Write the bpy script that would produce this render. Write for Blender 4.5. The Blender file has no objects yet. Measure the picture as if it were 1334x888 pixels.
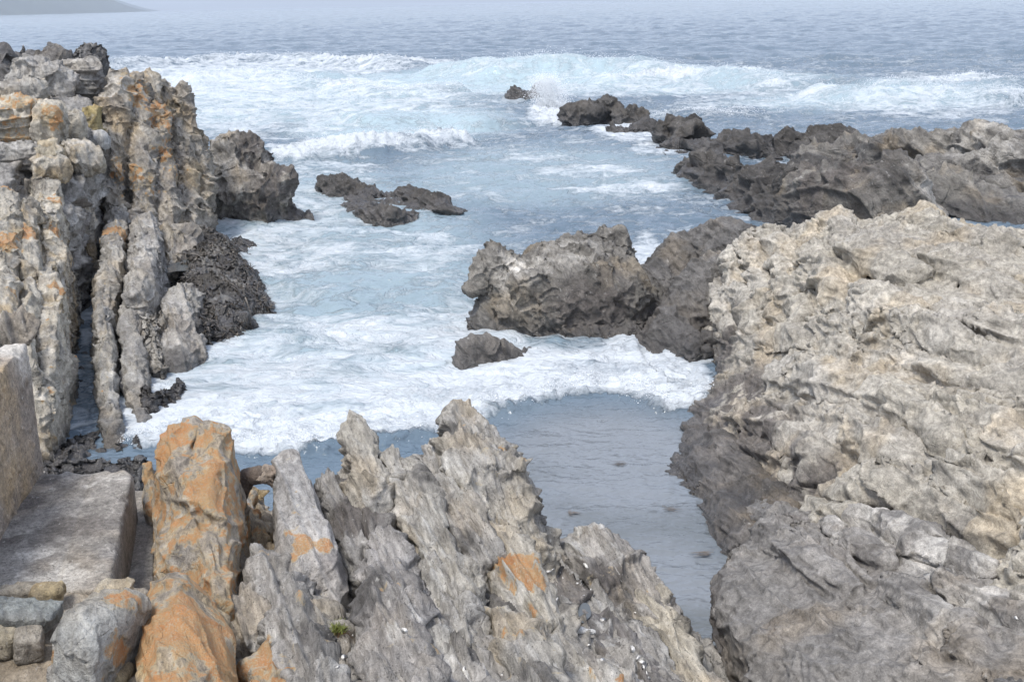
import bpy, math, random
import numpy as np
import openvdb as vdb
from mathutils import Matrix, Vector

# ------------------------------------------------------------------ camera, sky, sun, exposure
SC = bpy.context.scene
COL = SC.collection
CAM_H, FPX, IW, IH = 5.0, 1500.0, 1334.0, 888.0
PITCH, ROLL = math.radians(16.35), math.radians(1.25)
_f = np.array([0, math.cos(PITCH), -math.sin(PITCH)])
_r0 = np.array([1.0, 0, 0]); _u0 = np.array([0, math.sin(PITCH), math.cos(PITCH)])
_R = math.cos(ROLL)*_r0 - math.sin(ROLL)*_u0
_U = math.sin(ROLL)*_r0 + math.cos(ROLL)*_u0
cam = bpy.data.cameras.new('camera'); camo = bpy.data.objects.new('camera', cam); COL.objects.link(camo)
camo.matrix_world = Matrix(((_R[0], _U[0], -_f[0], 0), (_R[1], _U[1], -_f[1], 0), (_R[2], _U[2], -_f[2], CAM_H), (0, 0, 0, 1)))
cam.sensor_width = 36; cam.lens = 36*FPX/IW; cam.clip_start = 0.1; cam.clip_end = 60000
SC.camera = camo

SUN_EL, SUN_AZ = math.radians(62), math.radians(215)     # azimuth clockwise from +Y (towards the sea)
world = bpy.data.worlds.new('World'); SC.world = world; world.use_nodes = True
wn = world.node_tree; wn.nodes.clear()
sky = wn.nodes.new('ShaderNodeTexSky'); sky.sky_type = 'NISHITA'; sky.sun_disc = False
sky.sun_elevation = SUN_EL; sky.sun_rotation = SUN_AZ; sky.air_density = 1.0; sky.dust_density = 1.0; sky.ozone_density = 1.5
hs = wn.nodes.new('ShaderNodeHueSaturation'); hs.inputs['Saturation'].default_value = 0.55
bg = wn.nodes.new('ShaderNodeBackground'); bg.inputs['Strength'].default_value = 0.145
wo = wn.nodes.new('ShaderNodeOutputWorld')
wn.links.new(sky.outputs[0], hs.inputs['Color']); oc = wn.nodes.new('ShaderNodeMix'); oc.data_type = 'RGBA'; oc.inputs[0].default_value = 0.65; oc.inputs[7].default_value = (2.1, 2.32, 2.98, 1)   # even cloud layer over the clear sky
wn.links.new(hs.outputs[0], oc.inputs[6]); wn.links.new(oc.outputs[2], bg.inputs[0]); wn.links.new(bg.outputs[0], wo.inputs[0])
sl = bpy.data.lights.new('sun', 'SUN'); sl.energy = 1.45; sl.angle = math.radians(15); sl.color = (1.0, 0.96, 0.9)
so = bpy.data.objects.new('sun', sl); COL.objects.link(so)
sdir = Vector((math.sin(SUN_AZ)*math.cos(SUN_EL), math.cos(SUN_AZ)*math.cos(SUN_EL), math.sin(SUN_EL)))
so.rotation_euler = (-sdir).to_track_quat('-Z', 'Y').to_euler(); so.location = (0, 0, 30)
SC.view_settings.view_transform = 'Standard'; SC.view_settings.look = 'None'
SC.cycles.use_denoising = True
SC.view_settings.gamma = 1.0; SC.view_settings.exposure = 1.32

# ------------------------------------------------------------------ tracing helpers
def ray(px, py):
    return _f + (px-IW/2)/FPX*_R + (IH/2-py)/FPX*_U
def P(px, py, z=0.0):
    d = ray(px, py); t = (z-CAM_H)/d[2]
    return np.array([d[0]*t, d[1]*t, z])
def PY(px, py, Y):
    d = ray(px, py); t = Y/d[1]
    return np.array([d[0]*t, Y, CAM_H + d[2]*t])
def pt(px, py, z):          # z a number (height) or ('y', distance)
    return PY(px, py, z[1]) if isinstance(z, tuple) else P(px, py, z)
def mpp(p):                 # metres per photo pixel at a point
    return float(np.dot(np.asarray(p)-np.array([0, 0, CAM_H]), _f))/FPX
def y(v): return ('y', v)

# ------------------------------------------------------------------ noise
def _h(i, j, k, s):
    with np.errstate(over='ignore'):
        h = (i.astype(np.uint32)*np.uint32(374761393) ^ j.astype(np.uint32)*np.uint32(668265263) ^ k.astype(np.uint32)*np.uint32(2147483647 & 1274126177)) + np.uint32((s*2654435761) & 0xffffffff)
        h = (h ^ (h >> np.uint32(13)))*np.uint32(1274126177)
        h = (h ^ (h >> np.uint32(16)))*np.uint32(2246822519)
        return h ^ (h >> np.uint32(15))
def hf(i, j, k, s):
    return (_h(i, j, k, s) & np.uint32(0xffffff)).astype(np.float32)/np.float32(16777215)
# noise is evaluated by a throw-away point cloud object, which is removed again at the end of the script
_probe = {}
def _probe_group(kind, o, gain):
    key = (kind, o, round(gain, 3))
    if key in _probe: return _probe[key]
    g = bpy.data.node_groups.new('noise_probe', 'GeometryNodeTree')
    g.interface.new_socket('Geometry', in_out='INPUT', socket_type='NodeSocketGeometry'); g.interface.new_socket('Geometry', in_out='OUTPUT', socket_type='NodeSocketGeometry')
    gi = g.nodes.new('NodeGroupInput'); go = g.nodes.new('NodeGroupOutput'); ps = g.nodes.new('GeometryNodeInputPosition'); geo = gi.outputs[0]
    outs = []
    if kind == 'fbm':
        n = g.nodes.new('ShaderNodeTexNoise'); n.noise_type = 'FBM'; n.normalize = False; n.inputs['Scale'].default_value = 1; n.inputs['Detail'].default_value = o-1; n.inputs['Roughness'].default_value = gain; n.inputs['Lacunarity'].default_value = 2.03
        g.links.new(ps.outputs[0], n.inputs['Vector']); outs = [n.outputs[0]]
    else:
        for ft in ('F1', 'F2'):
            n = g.nodes.new('ShaderNodeTexVoronoi'); n.feature = ft; n.inputs['Scale'].default_value = 1; g.links.new(ps.outputs[0], n.inputs['Vector']); outs.append(n.outputs['Distance'])
            if ft == 'F1':
                sp = g.nodes.new('ShaderNodeSeparateXYZ'); g.links.new(n.outputs['Position'], sp.inputs[0])
                sx = g.nodes.new('ShaderNodeSeparateXYZ'); g.links.new(n.outputs['Color'], sx.inputs[0]); ido = sx.outputs[0]
        outs += [ido, sp.outputs[0], sp.outputs[1], sp.outputs[2]]
    for k, so_ in enumerate(outs):
        st = g.nodes.new('GeometryNodeStoreNamedAttribute'); st.data_type = 'FLOAT'; st.domain = 'POINT'; st.inputs['Name'].default_value = 'n%d' % k
        g.links.new(geo, st.inputs['Geometry']); g.links.new(so_, st.inputs['Value']); geo = st.outputs[0]
    g.links.new(geo, go.inputs[0]); _probe[key] = g; return g
def _run_probe(p, kind, o=1, gain=0.5):
    p = np.ascontiguousarray(p, np.float32); me = bpy.data.meshes.new('noise_probe'); me.vertices.add(len(p)); me.vertices.foreach_set('co', p.ravel())
    ob = bpy.data.objects.new('noise_probe', me); COL.objects.link(ob); md = ob.modifiers.new('n', 'NODES'); md.node_group = _probe_group(kind, o, gain)
    dg = bpy.context.evaluated_depsgraph_get(); em = ob.evaluated_get(dg).data; out = []
    for k in range(1 if kind == 'fbm' else 6):
        r = np.empty(len(p), np.float32); em.attributes['n%d' % k].data.foreach_get('value', r); out.append(r)
    bpy.data.objects.remove(ob); bpy.data.meshes.remove(me); return out
def _off(p, s): return np.asarray(p, np.float32)+np.float32([(s*37.17) % 211, (s*91.73) % 173, (s*13.31) % 197])
def perlin(p, s=0): return _run_probe(_off(p, s), 'fbm', 1)[0]
def fbm(p, o=4, s=0, gain=0.5): return _run_probe(_off(p, s), 'fbm', o, gain)[0]
def ridged(p, o=4, s=0, gain=0.5):
    r = 0; a = 1.0; p = np.asarray(p, np.float32)
    for k in range(o):
        r = r + a*(1-2*np.abs(perlin(p*(2.03**k)+k*3.7, s+k))); a *= gain
    return r
def voronoi(p, s=0): return _run_probe(_off(p, s), 'vor')[:3]
def facets(p, s=0):
    q = _off(p, s); f1, f2, i, a, b, c = _run_probe(q, 'vor'); d = q-np.stack([a, b, c], 1); rv = np.stack([np.sin(i*127.1+k*2.3)+0.0 for k in range(3)], 1)
    return f2-f1, i, (d*rv).sum(1)
def sst(a, b, x):
    t = np.clip((x-a)/(b-a), 0, 1); return t*t*(3-2*t)
def unit(v):
    v = np.asarray(v, float); return v/np.linalg.norm(v)

# ------------------------------------------------------------------ meshes and tags
def tag(o, label=None, cat=None, group=None, kind=None):
    if label: o['label'] = label
    if cat: o['category'] = cat
    if group: o['group'] = group
    if kind: o['kind'] = kind
    return o
def mesh_np(name, v, quads=None, tris=None, smooth=True):
    me = bpy.data.meshes.new(name)
    quads = np.zeros((0, 4), int) if quads is None else np.asarray(quads)
    tris = np.zeros((0, 3), int) if tris is None else np.asarray(tris)
    me.vertices.add(len(v)); me.vertices.foreach_set('co', np.asarray(v, np.float32).ravel())
    loops = np.concatenate([quads.ravel(), tris.ravel()]).astype(np.int32)
    me.loops.add(len(loops)); me.loops.foreach_set('vertex_index', loops)
    n = len(quads)+len(tris); tot = np.concatenate([np.full(len(quads), 4), np.full(len(tris), 3)]).astype(np.int32)
    st = np.concatenate([[0], np.cumsum(tot)[:-1]]).astype(np.int32)
    me.polygons.add(n); me.polygons.foreach_set('loop_start', st); me.polygons.foreach_set('loop_total', tot)
    me.polygons.foreach_set('use_smooth', np.full(n, smooth))
    me.update(calc_edges=True); return me
def link(name, me, mat=None, parent=None):
    o = bpy.data.objects.new(name, me); COL.objects.link(o)
    if mat: me.materials.append(mat)
    if parent: o.parent = parent
    return o
def attr_rgb(me, name, c):
    a = me.attributes.new(name, 'FLOAT_COLOR', 'POINT')
    a.data.foreach_set('color', np.concatenate([c, np.ones((len(c), 1))], 1).astype(np.float32).ravel())
def attr_f(me, name, c):
    a = me.attributes.new(name, 'FLOAT', 'POINT'); a.data.foreach_set('value', np.asarray(c, np.float32))

# ------------------------------------------------------------------ solid rock fields
class Slab:
    """a bed of rock that follows a crest line; pts are (px, py, z or y(dist), half width in px)"""
    def __init__(s, pts, taper=0.12, lean=(0, 0), r=0.06, crown=0.15, tilt=0.0, zb=-0.5, neg=False):
        q = [pt(a, b, c) for a, b, c, w in pts]
        s.p = np.array(q, float); s.w = np.array([mpp(qq)*pts[i][3] for i, qq in enumerate(q)])
        s.taper, s.lean, s.r, s.crown, s.tilt, s.zb, s.neg = taper, np.array(lean, float), r, crown, tilt, zb, neg
        if len(s.p) == 1:
            s.p = np.vstack([s.p, s.p+[[0.01, 0, 0]]]); s.w = np.repeat(s.w, 2)
    def bbox(s):
        m = (s.w.max() + abs(s.taper)*(s.p[:, 2].max()-s.zb) + np.abs(s.lean).max()*(s.p[:, 2].max()-s.zb)+0.15)
        lo = s.p.min(0)-m; hi = s.p.max(0)+m; lo[2] = s.zb; hi[2] = s.p[:, 2].max()+0.25+abs(s.tilt)*s.w.max(); return lo, hi
    def f(s, X, Y, Z):
        zc = s.p[:, 2].mean(); x = X-s.lean[0]*(Z-zc); yy = Y-s.lean[1]*(Z-zc)
        bd = np.full(np.broadcast(x, yy).shape, 1e9, np.float32); bz = np.zeros_like(bd); bw = np.zeros_like(bd); bs = np.zeros_like(bd)
        for i in range(len(s.p)-1):
            a, b = s.p[i], s.p[i+1]; dx, dy = b[0]-a[0], b[1]-a[1]; L2 = dx*dx+dy*dy+1e-9
            t = np.clip(((x-a[0])*dx+(yy-a[1])*dy)/L2, 0, 1)
            ex, ey = x-a[0]-t*dx, yy-a[1]-t*dy; d = np.sqrt(ex*ex+ey*ey)
            m = d < bd
            bd = np.where(m, d, bd); bz = np.where(m, a[2]+t*(b[2]-a[2]), bz); bw = np.where(m, s.w[i]+t*(s.w[i+1]-s.w[i]), bw)
            sg = -(ex*dy-ey*dx)/math.sqrt(L2)*(-1 if dy > 0 else 1); bs = np.where(m, sg, bs)
        q1 = bd-(bw+s.taper*np.maximum(bz-Z, 0)); q2 = Z-(bz-s.crown*bd*bd/np.maximum(bw, .01)+s.tilt*np.clip(bs, -bw*1.5, bw*1.5))
        r = s.r; q1 = q1+r; q2 = q2+r
        return np.sqrt(np.maximum(q1, 0)**2+np.maximum(q2, 0)**2)+np.minimum(np.maximum(q1, q2), 0)-r
class Blob:
    """rounded or blocky boulder; size is half sizes in m, rot euler degrees, p the squareness"""
    def __init__(s, px, py, z, size, rot=(0, 0, 0), p=2.5, neg=False):
        s.c = pt(px, py, z); s.h = np.array(size, float); s.p = p; s.neg = neg
        from mathutils import Euler
        s.m = np.array(Euler([math.radians(a) for a in rot]).to_matrix()).T
    def bbox(s):
        m = np.linalg.norm(s.h)+0.05; return s.c-m, s.c+m
    def f(s, X, Y, Z):
        d = (X-s.c[0], Y-s.c[1], Z-s.c[2])
        q = [np.abs(s.m[i, 0]*d[0]+s.m[i, 1]*d[1]+s.m[i, 2]*d[2])/s.h[i] for i in range(3)]
        return ((q[0]**s.p+q[1]**s.p+q[2]**s.p)**(1/s.p)-1)*s.h.min()
class Height:
    """smooth ground surface through traced points (px, py, z)"""
    def __init__(s, pts, extra=(), zb=-0.6, lo=None, hi=None, slope=0.75):
        q = [pt(a, b, c) for a, b, c in pts]+[np.array(e, float) for e in extra]
        s.q = np.array(q); n = len(q); s.zb = zb; s.slope = slope; s.neg = False
        d = np.linalg.norm(s.q[:, None, :2]-s.q[None, :, :2], axis=2)
        K = np.where(d > 0, d*d*np.log(d+1e-9), 0)+np.eye(n)*0.02
        A = np.zeros((n+3, n+3)); A[:n, :n] = K; A[:n, n:] = np.c_[np.ones(n), s.q[:, :2]]; A[n:, :n] = A[:n, n:].T
        s.wt = np.linalg.solve(A, np.r_[s.q[:, 2], 0, 0, 0])
        s.lo = np.r_[s.q[:, :2].min(0), zb] if lo is None else np.array(lo); s.hi = np.r_[s.q[:, :2].max(0), s.q[:, 2].max()+0.5] if hi is None else np.array(hi)
    def bbox(s): return s.lo, s.hi
    def h(s, X, Y):
        sh = np.broadcast(X, Y).shape; X = np.broadcast_to(X, sh); Y = np.broadcast_to(Y, sh); n = len(s.q)
        r = s.wt[n]+s.wt[n+1]*X+s.wt[n+2]*Y
        for i in range(n):
            d2 = (X-s.q[i, 0])**2+(Y-s.q[i, 1])**2; r = r+s.wt[i]*0.5*d2*np.log(d2+1e-9)
        return r
    def f(s, X, Y, Z):
        return (Z-s.h(X[:, :, :1], Y[:, :, :1]))*s.slope

class Tube:
    def __init__(s, pts, neg=False):
        s.p = np.array([pt(a, b, c) for a, b, c, w in pts]); s.w = np.array([mpp(s.p[i])*q[3] for i, q in enumerate(pts)]); s.neg = neg
    def bbox(s): m = s.w.max()+.05; return s.p.min(0)-m, s.p.max(0)+m
    def f(s, X, Y, Z):
        o = None
        for i in range(len(s.p)-1):
            a, b = s.p[i], s.p[i+1]; e = b-a; t = np.clip(((X-a[0])*e[0]+(Y-a[1])*e[1]+(Z-a[2])*e[2])/(e@e), 0, 1)
            d = np.sqrt((X-a[0]-t*e[0])**2+(Y-a[1]-t*e[1])**2+(Z-a[2]-t*e[2])**2)-(s.w[i]+t*(s.w[i+1]-s.w[i])); o = d if o is None else np.minimum(o, d)
        return o
class TubeOn(Tube):
    """a rounded fold that follows a traced line (px, py, radius px) on a Height surface, raised by off metres"""
    def __init__(s, H, pts, off=0.0, neg=False):
        q = []
        for a, b, w in pts:
            zs = np.arange(2.6, -0.5, -0.01); w_ = np.array([P(a, b, z_) for z_ in zs]); k = np.nonzero(zs <= H.h(w_[:, 0], w_[:, 1]))[0]
            z = float(zs[k[0]]) if len(k) else float(zs[np.argmin(np.abs(zs-H.h(w_[:, 0], w_[:, 1])))])
            q.append(P(a, b, z)+np.array([0, 0, off]))
        s.p = np.array(q); s.w = np.array([mpp(s.p[i])*pts[i][2] for i in range(len(pts))]); s.neg = neg
def solid(prims, vox, k=0.04, zmin=None):
    bb = [p.bbox() for p in prims if not p.neg]
    lo = np.min([b[0] for b in bb], 0)-3*vox; hi = np.max([b[1] for b in bb], 0)+3*vox
    n = np.ceil((hi-lo)/vox).astype(int)+1
    F = np.full(n, 1.0, np.float32)
    for p in prims:
        a, b = p.bbox()
        i0 = np.clip(np.floor((a-lo)/vox).astype(int)-2, 0, n); i1 = np.clip(np.ceil((b-lo)/vox).astype(int)+3, 0, n)
        if (i1 <= i0).any(): continue
        ax = [(lo[c]+vox*np.arange(i0[c], i1[c])).astype(np.float32) for c in range(3)]
        v = p.f(ax[0][:, None, None], ax[1][None, :, None], ax[2][None, None, :]).astype(np.float32)
        sl_ = tuple(slice(i0[c], i1[c]) for c in range(3)); o = F[sl_]
        if p.neg: v = -v; h = np.clip(0.5-0.5*(v-o)/k, 0, 1); F[sl_] = o*h+v*(1-h)+k*h*(1-h) if k > 0 else np.maximum(o, v)
        else: h = np.clip(0.5+0.5*(o-v)/k, 0, 1); F[sl_] = o*(1-h)+v*h-k*h*(1-h)
    F = np.clip(F, -4*vox, 4*vox)
    for c in range(3):
        s0 = [slice(None)]*3; s0[c] = 0; F[tuple(s0)] = vox; s0[c] = -1; F[tuple(s0)] = vox
    g = vdb.FloatGrid(4*vox); g.copyFromArray(F); pts, q = g.convertToQuads(isovalue=0.0)
    v = pts.astype(np.float64)*vox+lo
    return v, q[:, ::-1].astype(np.int64)
def normals(v, q):
    a = v[q[:, 2]]-v[q[:, 0]]; b = v[q[:, 3]]-v[q[:, 1]]; n = np.cross(a, b); o = np.zeros_like(v)
    for c in range(3):
        for i in range(4): o[:, c] += np.bincount(q[:, i], n[:, c], len(v))
    return o/np.maximum(np.linalg.norm(o, axis=1), 1e-12)[:, None]
def relax(v, q, it=1, w=0.5):
    e = np.concatenate([q[:, [0, 1]], q[:, [1, 2]], q[:, [2, 3]], q[:, [3, 0]]]); e = np.concatenate([e, e[:, ::-1]])
    cnt = np.maximum(np.bincount(e[:, 0], minlength=len(v)), 1)
    for _ in range(it):
        m = np.stack([np.bincount(e[:, 0], v[e[:, 1], c], len(v)) for c in range(3)], 1)/cnt[:, None]; v = v*(1-w)+m*w
    return v
STRIKE = unit((0.33, -0.944, 0.05))
def bedded(p, nrm, strike, th, ln, seed, warp=0.25):
    """rock split into beds and cross joints: per-block random number, distance to the nearest joint, per-bed random number"""
    dip = np.cross(nrm, strike)
    w = fbm(p*(0.35/th*0.25), 3, seed)*warp
    s_ = (p@nrm)/th+w*2+perlin(p*(0.4/th), seed+5)*0.12; i = np.floor(s_); f = s_-i
    z0 = np.zeros_like(i).astype(np.int64); ii = i.astype(np.int64)
    jit = (hf(ii, z0, z0, seed)-0.5)*0.0
    u = (p@strike)/ln+hf(ii, z0, z0, seed+1)*9+perlin(p*(0.8/ln), seed+6)*0.25+w; j = np.floor(u); g = u-j
    t = (p@dip)/(ln*0.8)+hf(ii, z0, z0, seed+2)*9+perlin(p*(0.7/ln), seed+7)*0.3; k = np.floor(t); h = t-k
    r = hf(ii, j.astype(np.int64), k.astype(np.int64), seed+3); rb = hf(ii, z0, z0, seed+4)
    e1 = np.minimum(f, 1-f)*th; e2 = np.minimum(np.minimum(g, 1-g), np.minimum(h, 1-h)*0.8)*ln
    return r, rb, e1, e2

# ------------------------------------------------------------------ materials
def nt(name):
    m = bpy.data.materials.new(name); m.use_nodes = True; t = m.node_tree; t.nodes.clear()
    out = t.nodes.new('ShaderNodeOutputMaterial'); b = t.nodes.new('ShaderNodeBsdfPrincipled'); t.links.new(b.outputs[0], out.inputs[0])
    return m, t, b
def N(t, typ, **kw):
    n = t.nodes.new(typ)
    for k, v in kw.items():
        if k.startswith('i_'): n.inputs[k[2:].replace('_', ' ')].default_value = v
        else: setattr(n, k, v)
    return n
def noise_node(t, vec, scale, detail=6, rough=0.6, typ='FBM', dist=0.0):
    n = N(t, 'ShaderNodeTexNoise'); n.noise_type = typ; n.inputs['Scale'].default_value = scale; n.inputs['Detail'].default_value = detail
    n.inputs['Roughness'].default_value = rough; n.inputs['Distortion'].default_value = dist; t.links.new(vec, n.inputs['Vector']); return n
def maprange(t, src, a, b, c, d, smooth=False):
    n = N(t, 'ShaderNodeMapRange'); n.interpolation_type = 'SMOOTHSTEP' if smooth else 'LINEAR'
    for k, v in zip(('From Min', 'From Max', 'To Min', 'To Max'), (a, b, c, d)): n.inputs[k].default_value = v
    t.links.new(src, n.inputs['Value']); return n.outputs[0]
def math_n(t, op, a, b=None):
    n = N(t, 'ShaderNodeMath'); n.operation = op
    for i, x in enumerate((a, b)):
        if x is None: continue
        if isinstance(x, (int, float)): n.inputs[i].default_value = x
        else: t.links.new(x, n.inputs[i])
    return n.outputs[0]
def mixc(t, fac, a, b, mode='MIX'):
    n = N(t, 'ShaderNodeMix'); n.data_type = 'RGBA'; n.blend_type = mode
    for s, x in ((0, fac), (6, a), (7, b)):
        if isinstance(x, (int, float)): n.inputs[s].default_value = x
        elif isinstance(x, tuple): n.inputs[s].default_value = (*x, 1)
        else: t.links.new(x, n.inputs[s])
    return n.outputs[2]

def rock_material(name, fine=60.0, bump=0.012, aniso=1.9, fleck=1.0, con=1.0, rip=0.45):
    m, t, b = nt(name)
    pos = N(t, 'ShaderNodeNewGeometry').outputs['Position']
    tint = N(t, 'ShaderNodeAttribute', attribute_name='tint').outputs['Color']
    wet = N(t, 'ShaderNodeAttribute', attribute_name='wet').outputs['Fac']
    # grain drawn out along the bedding
    mp = N(t, 'ShaderNodeMapping'); mp.vector_type = 'TEXTURE'; mp.inputs['Rotation'].default_value = (0.15, 0.35, math.atan2(STRIKE[1], STRIKE[0])); mp.inputs['Scale'].default_value = (aniso, 1.0, 1.0)
    t.links.new(pos, mp.inputs[0])
    n1 = noise_node(t, mp.outputs[0], fine*0.35, 8, 0.68); n2 = noise_node(t, pos, fine*1.6, 4, 0.6); n3 = noise_node(t, mp.outputs[0], fine*0.09, 6, 0.62, dist=0.6)
    n4 = noise_node(t, mp.outputs[0], fine*0.16, 6, 0.6, 'RIDGED_MULTIFRACTAL')
    f1 = maprange(t, n1.outputs[0], 0.33, 0.67, 1-0.42*con, 1+0.36*con); f3 = maprange(t, n3.outputs[0], 0.33, 0.67, 1-0.28*con, 1+0.26*con); f2 = maprange(t, n2.outputs[0], 0.33, 0.67, 0.78, 1.2)
    f = math_n(t, 'MULTIPLY', math_n(t, 'MULTIPLY', f1, f3), f2)
    c = mixc(t, 1.0, tint, N(t, 'ShaderNodeCombineXYZ').outputs[0], 'MULTIPLY')
    cx = c.node.inputs[7].links[0].from_node
    for i in range(3): t.links.new(f, cx.inputs[i])
    # dark lichen freckles and pale mineral flecks
    sp = maprange(t, noise_node(t, pos, fine*0.7, 3, 0.5).outputs[0], 0.64, 0.7, 0, 0.55*fleck, True); c = mixc(t, sp, c, (0.055, 0.05, 0.046))
    fl = maprange(t, noise_node(t, mp.outputs[0], fine*0.5, 5, 0.6, dist=0.4).outputs[0], 0.63, 0.70, 0, 0.4*fleck, True)
    fl = math_n(t, 'MULTIPLY', fl, maprange(t, wet, 0, 0.6, 1, 0)); c = mixc(t, fl, c, (0.56, 0.54, 0.5))
    li = N(t, 'ShaderNodeAttribute', attribute_name='lichen').outputs['Fac']
    ln = noise_node(t, pos, fine*0.28, 7, 0.68); lv = math_n(t, 'ADD', li, math_n(t, 'MULTIPLY', math_n(t, 'SUBTRACT', ln.outputs[0], 0.5), 1.3))
    lv = math_n(t, 'ADD', lv, math_n(t, 'MULTIPLY', math_n(t, 'SUBTRACT', n1.outputs[0], 0.5), 0.9))
    fr = math_n(t, 'MULTIPLY', maprange(t, lv, 0.22, 0.50, 0, 0.5, True), maprange(t, li, 0.03, 0.15, 0, 1)); c = mixc(t, fr, c, (0.43, 0.36, 0.23))
    lm = math_n(t, 'MULTIPLY', maprange(t, lv, 0.42, 0.70, 0, 0.84, True), maprange(t, li, 0.03, 0.15, 0, 1))
    lm = math_n(t, 'MULTIPLY', lm, maprange(t, noise_node(t, pos, fine*1.1, 4, 0.6).outputs[0], 0.36, 0.52, 0.3, 1.0, True))
    lc = mixc(t, maprange(t, noise_node(t, pos, fine*0.12, 5, 0.6).outputs[0], 0.36, 0.64, 0, 1), (0.48, 0.195, 0.055), (0.43, 0.27, 0.12)); lc = mixc(t, maprange(t, n2.outputs[0], 0.35, 0.65, 0, 0.55), lc, (0.29, 0.15, 0.07))
    c = mixc(t, lm, c, lc)
    t.links.new(c, b.inputs['Base Color'])
    rg = maprange(t, wet, 0, 1, 0.88, 0.2); t.links.new(rg, b.inputs['Roughness'])
    t.links.new(maprange(t, wet, 0, 1, 0.3, 0.6), b.inputs['Specular IOR Level'])
    vo = N(t, 'ShaderNodeTexVoronoi'); vo.feature = 'DISTANCE_TO_EDGE'; vo.inputs['Scale'].default_value = fine*0.11
    vw = N(t, 'ShaderNodeVectorMath'); vw.operation = 'MULTIPLY_ADD'; vw.inputs[1].default_value = (0.35*9/fine,)*3; t.links.new(n3.outputs['Color'], vw.inputs[0]); t.links.new(mp.outputs[0], vw.inputs[2]); t.links.new(vw.outputs[0], vo.inputs['Vector'])
    crk = maprange(t, vo.outputs['Distance'], 0.0, 0.05, 0.0, 1.0, True)
    crk = math_n(t, 'MULTIPLY', math_n(t, 'SUBTRACT', crk, 1.0), maprange(t, noise_node(t, pos, fine*0.06, 3, 0.5).outputs[0], 0.5, 0.62, 0, 1, True))
    h = math_n(t, 'ADD', math_n(t, 'MULTIPLY', n1.outputs[0], 1.25), math_n(t, 'ADD', math_n(t, 'MULTIPLY', n3.outputs[0], 0.7), math_n(t, 'ADD', math_n(t, 'MULTIPLY', n2.outputs[0], 0.35), math_n(t, 'ADD', math_n(t, 'MULTIPLY', n4.outputs[0], rip), math_n(t, 'MULTIPLY', crk, 0.28)))))
    bp = N(t, 'ShaderNodeBump'); bp.inputs['Strength'].default_value = 1.0; bp.inputs['Distance'].default_value = bump*2.1; t.links.new(h, bp.inputs['Height']); t.links.new(bp.outputs[0], b.inputs['Normal'])
    return m
M_NEAR = rock_material('rock_near', 70, 0.012)
M_SPLIT = rock_material('rock_split', 70, 0.011, 4.2, 1.35, 1.05, 0.8)
M_CON = rock_material('concrete', 95, 0.003, 1.0, 1.6)
M_PALE = rock_material('rock_pale', 60, 0.007, 1.3, 0.6)
M_MID = rock_material('rock_mid', 34, 0.022)
M_FAR = rock_material('rock_far', 18, 0.045)

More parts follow.
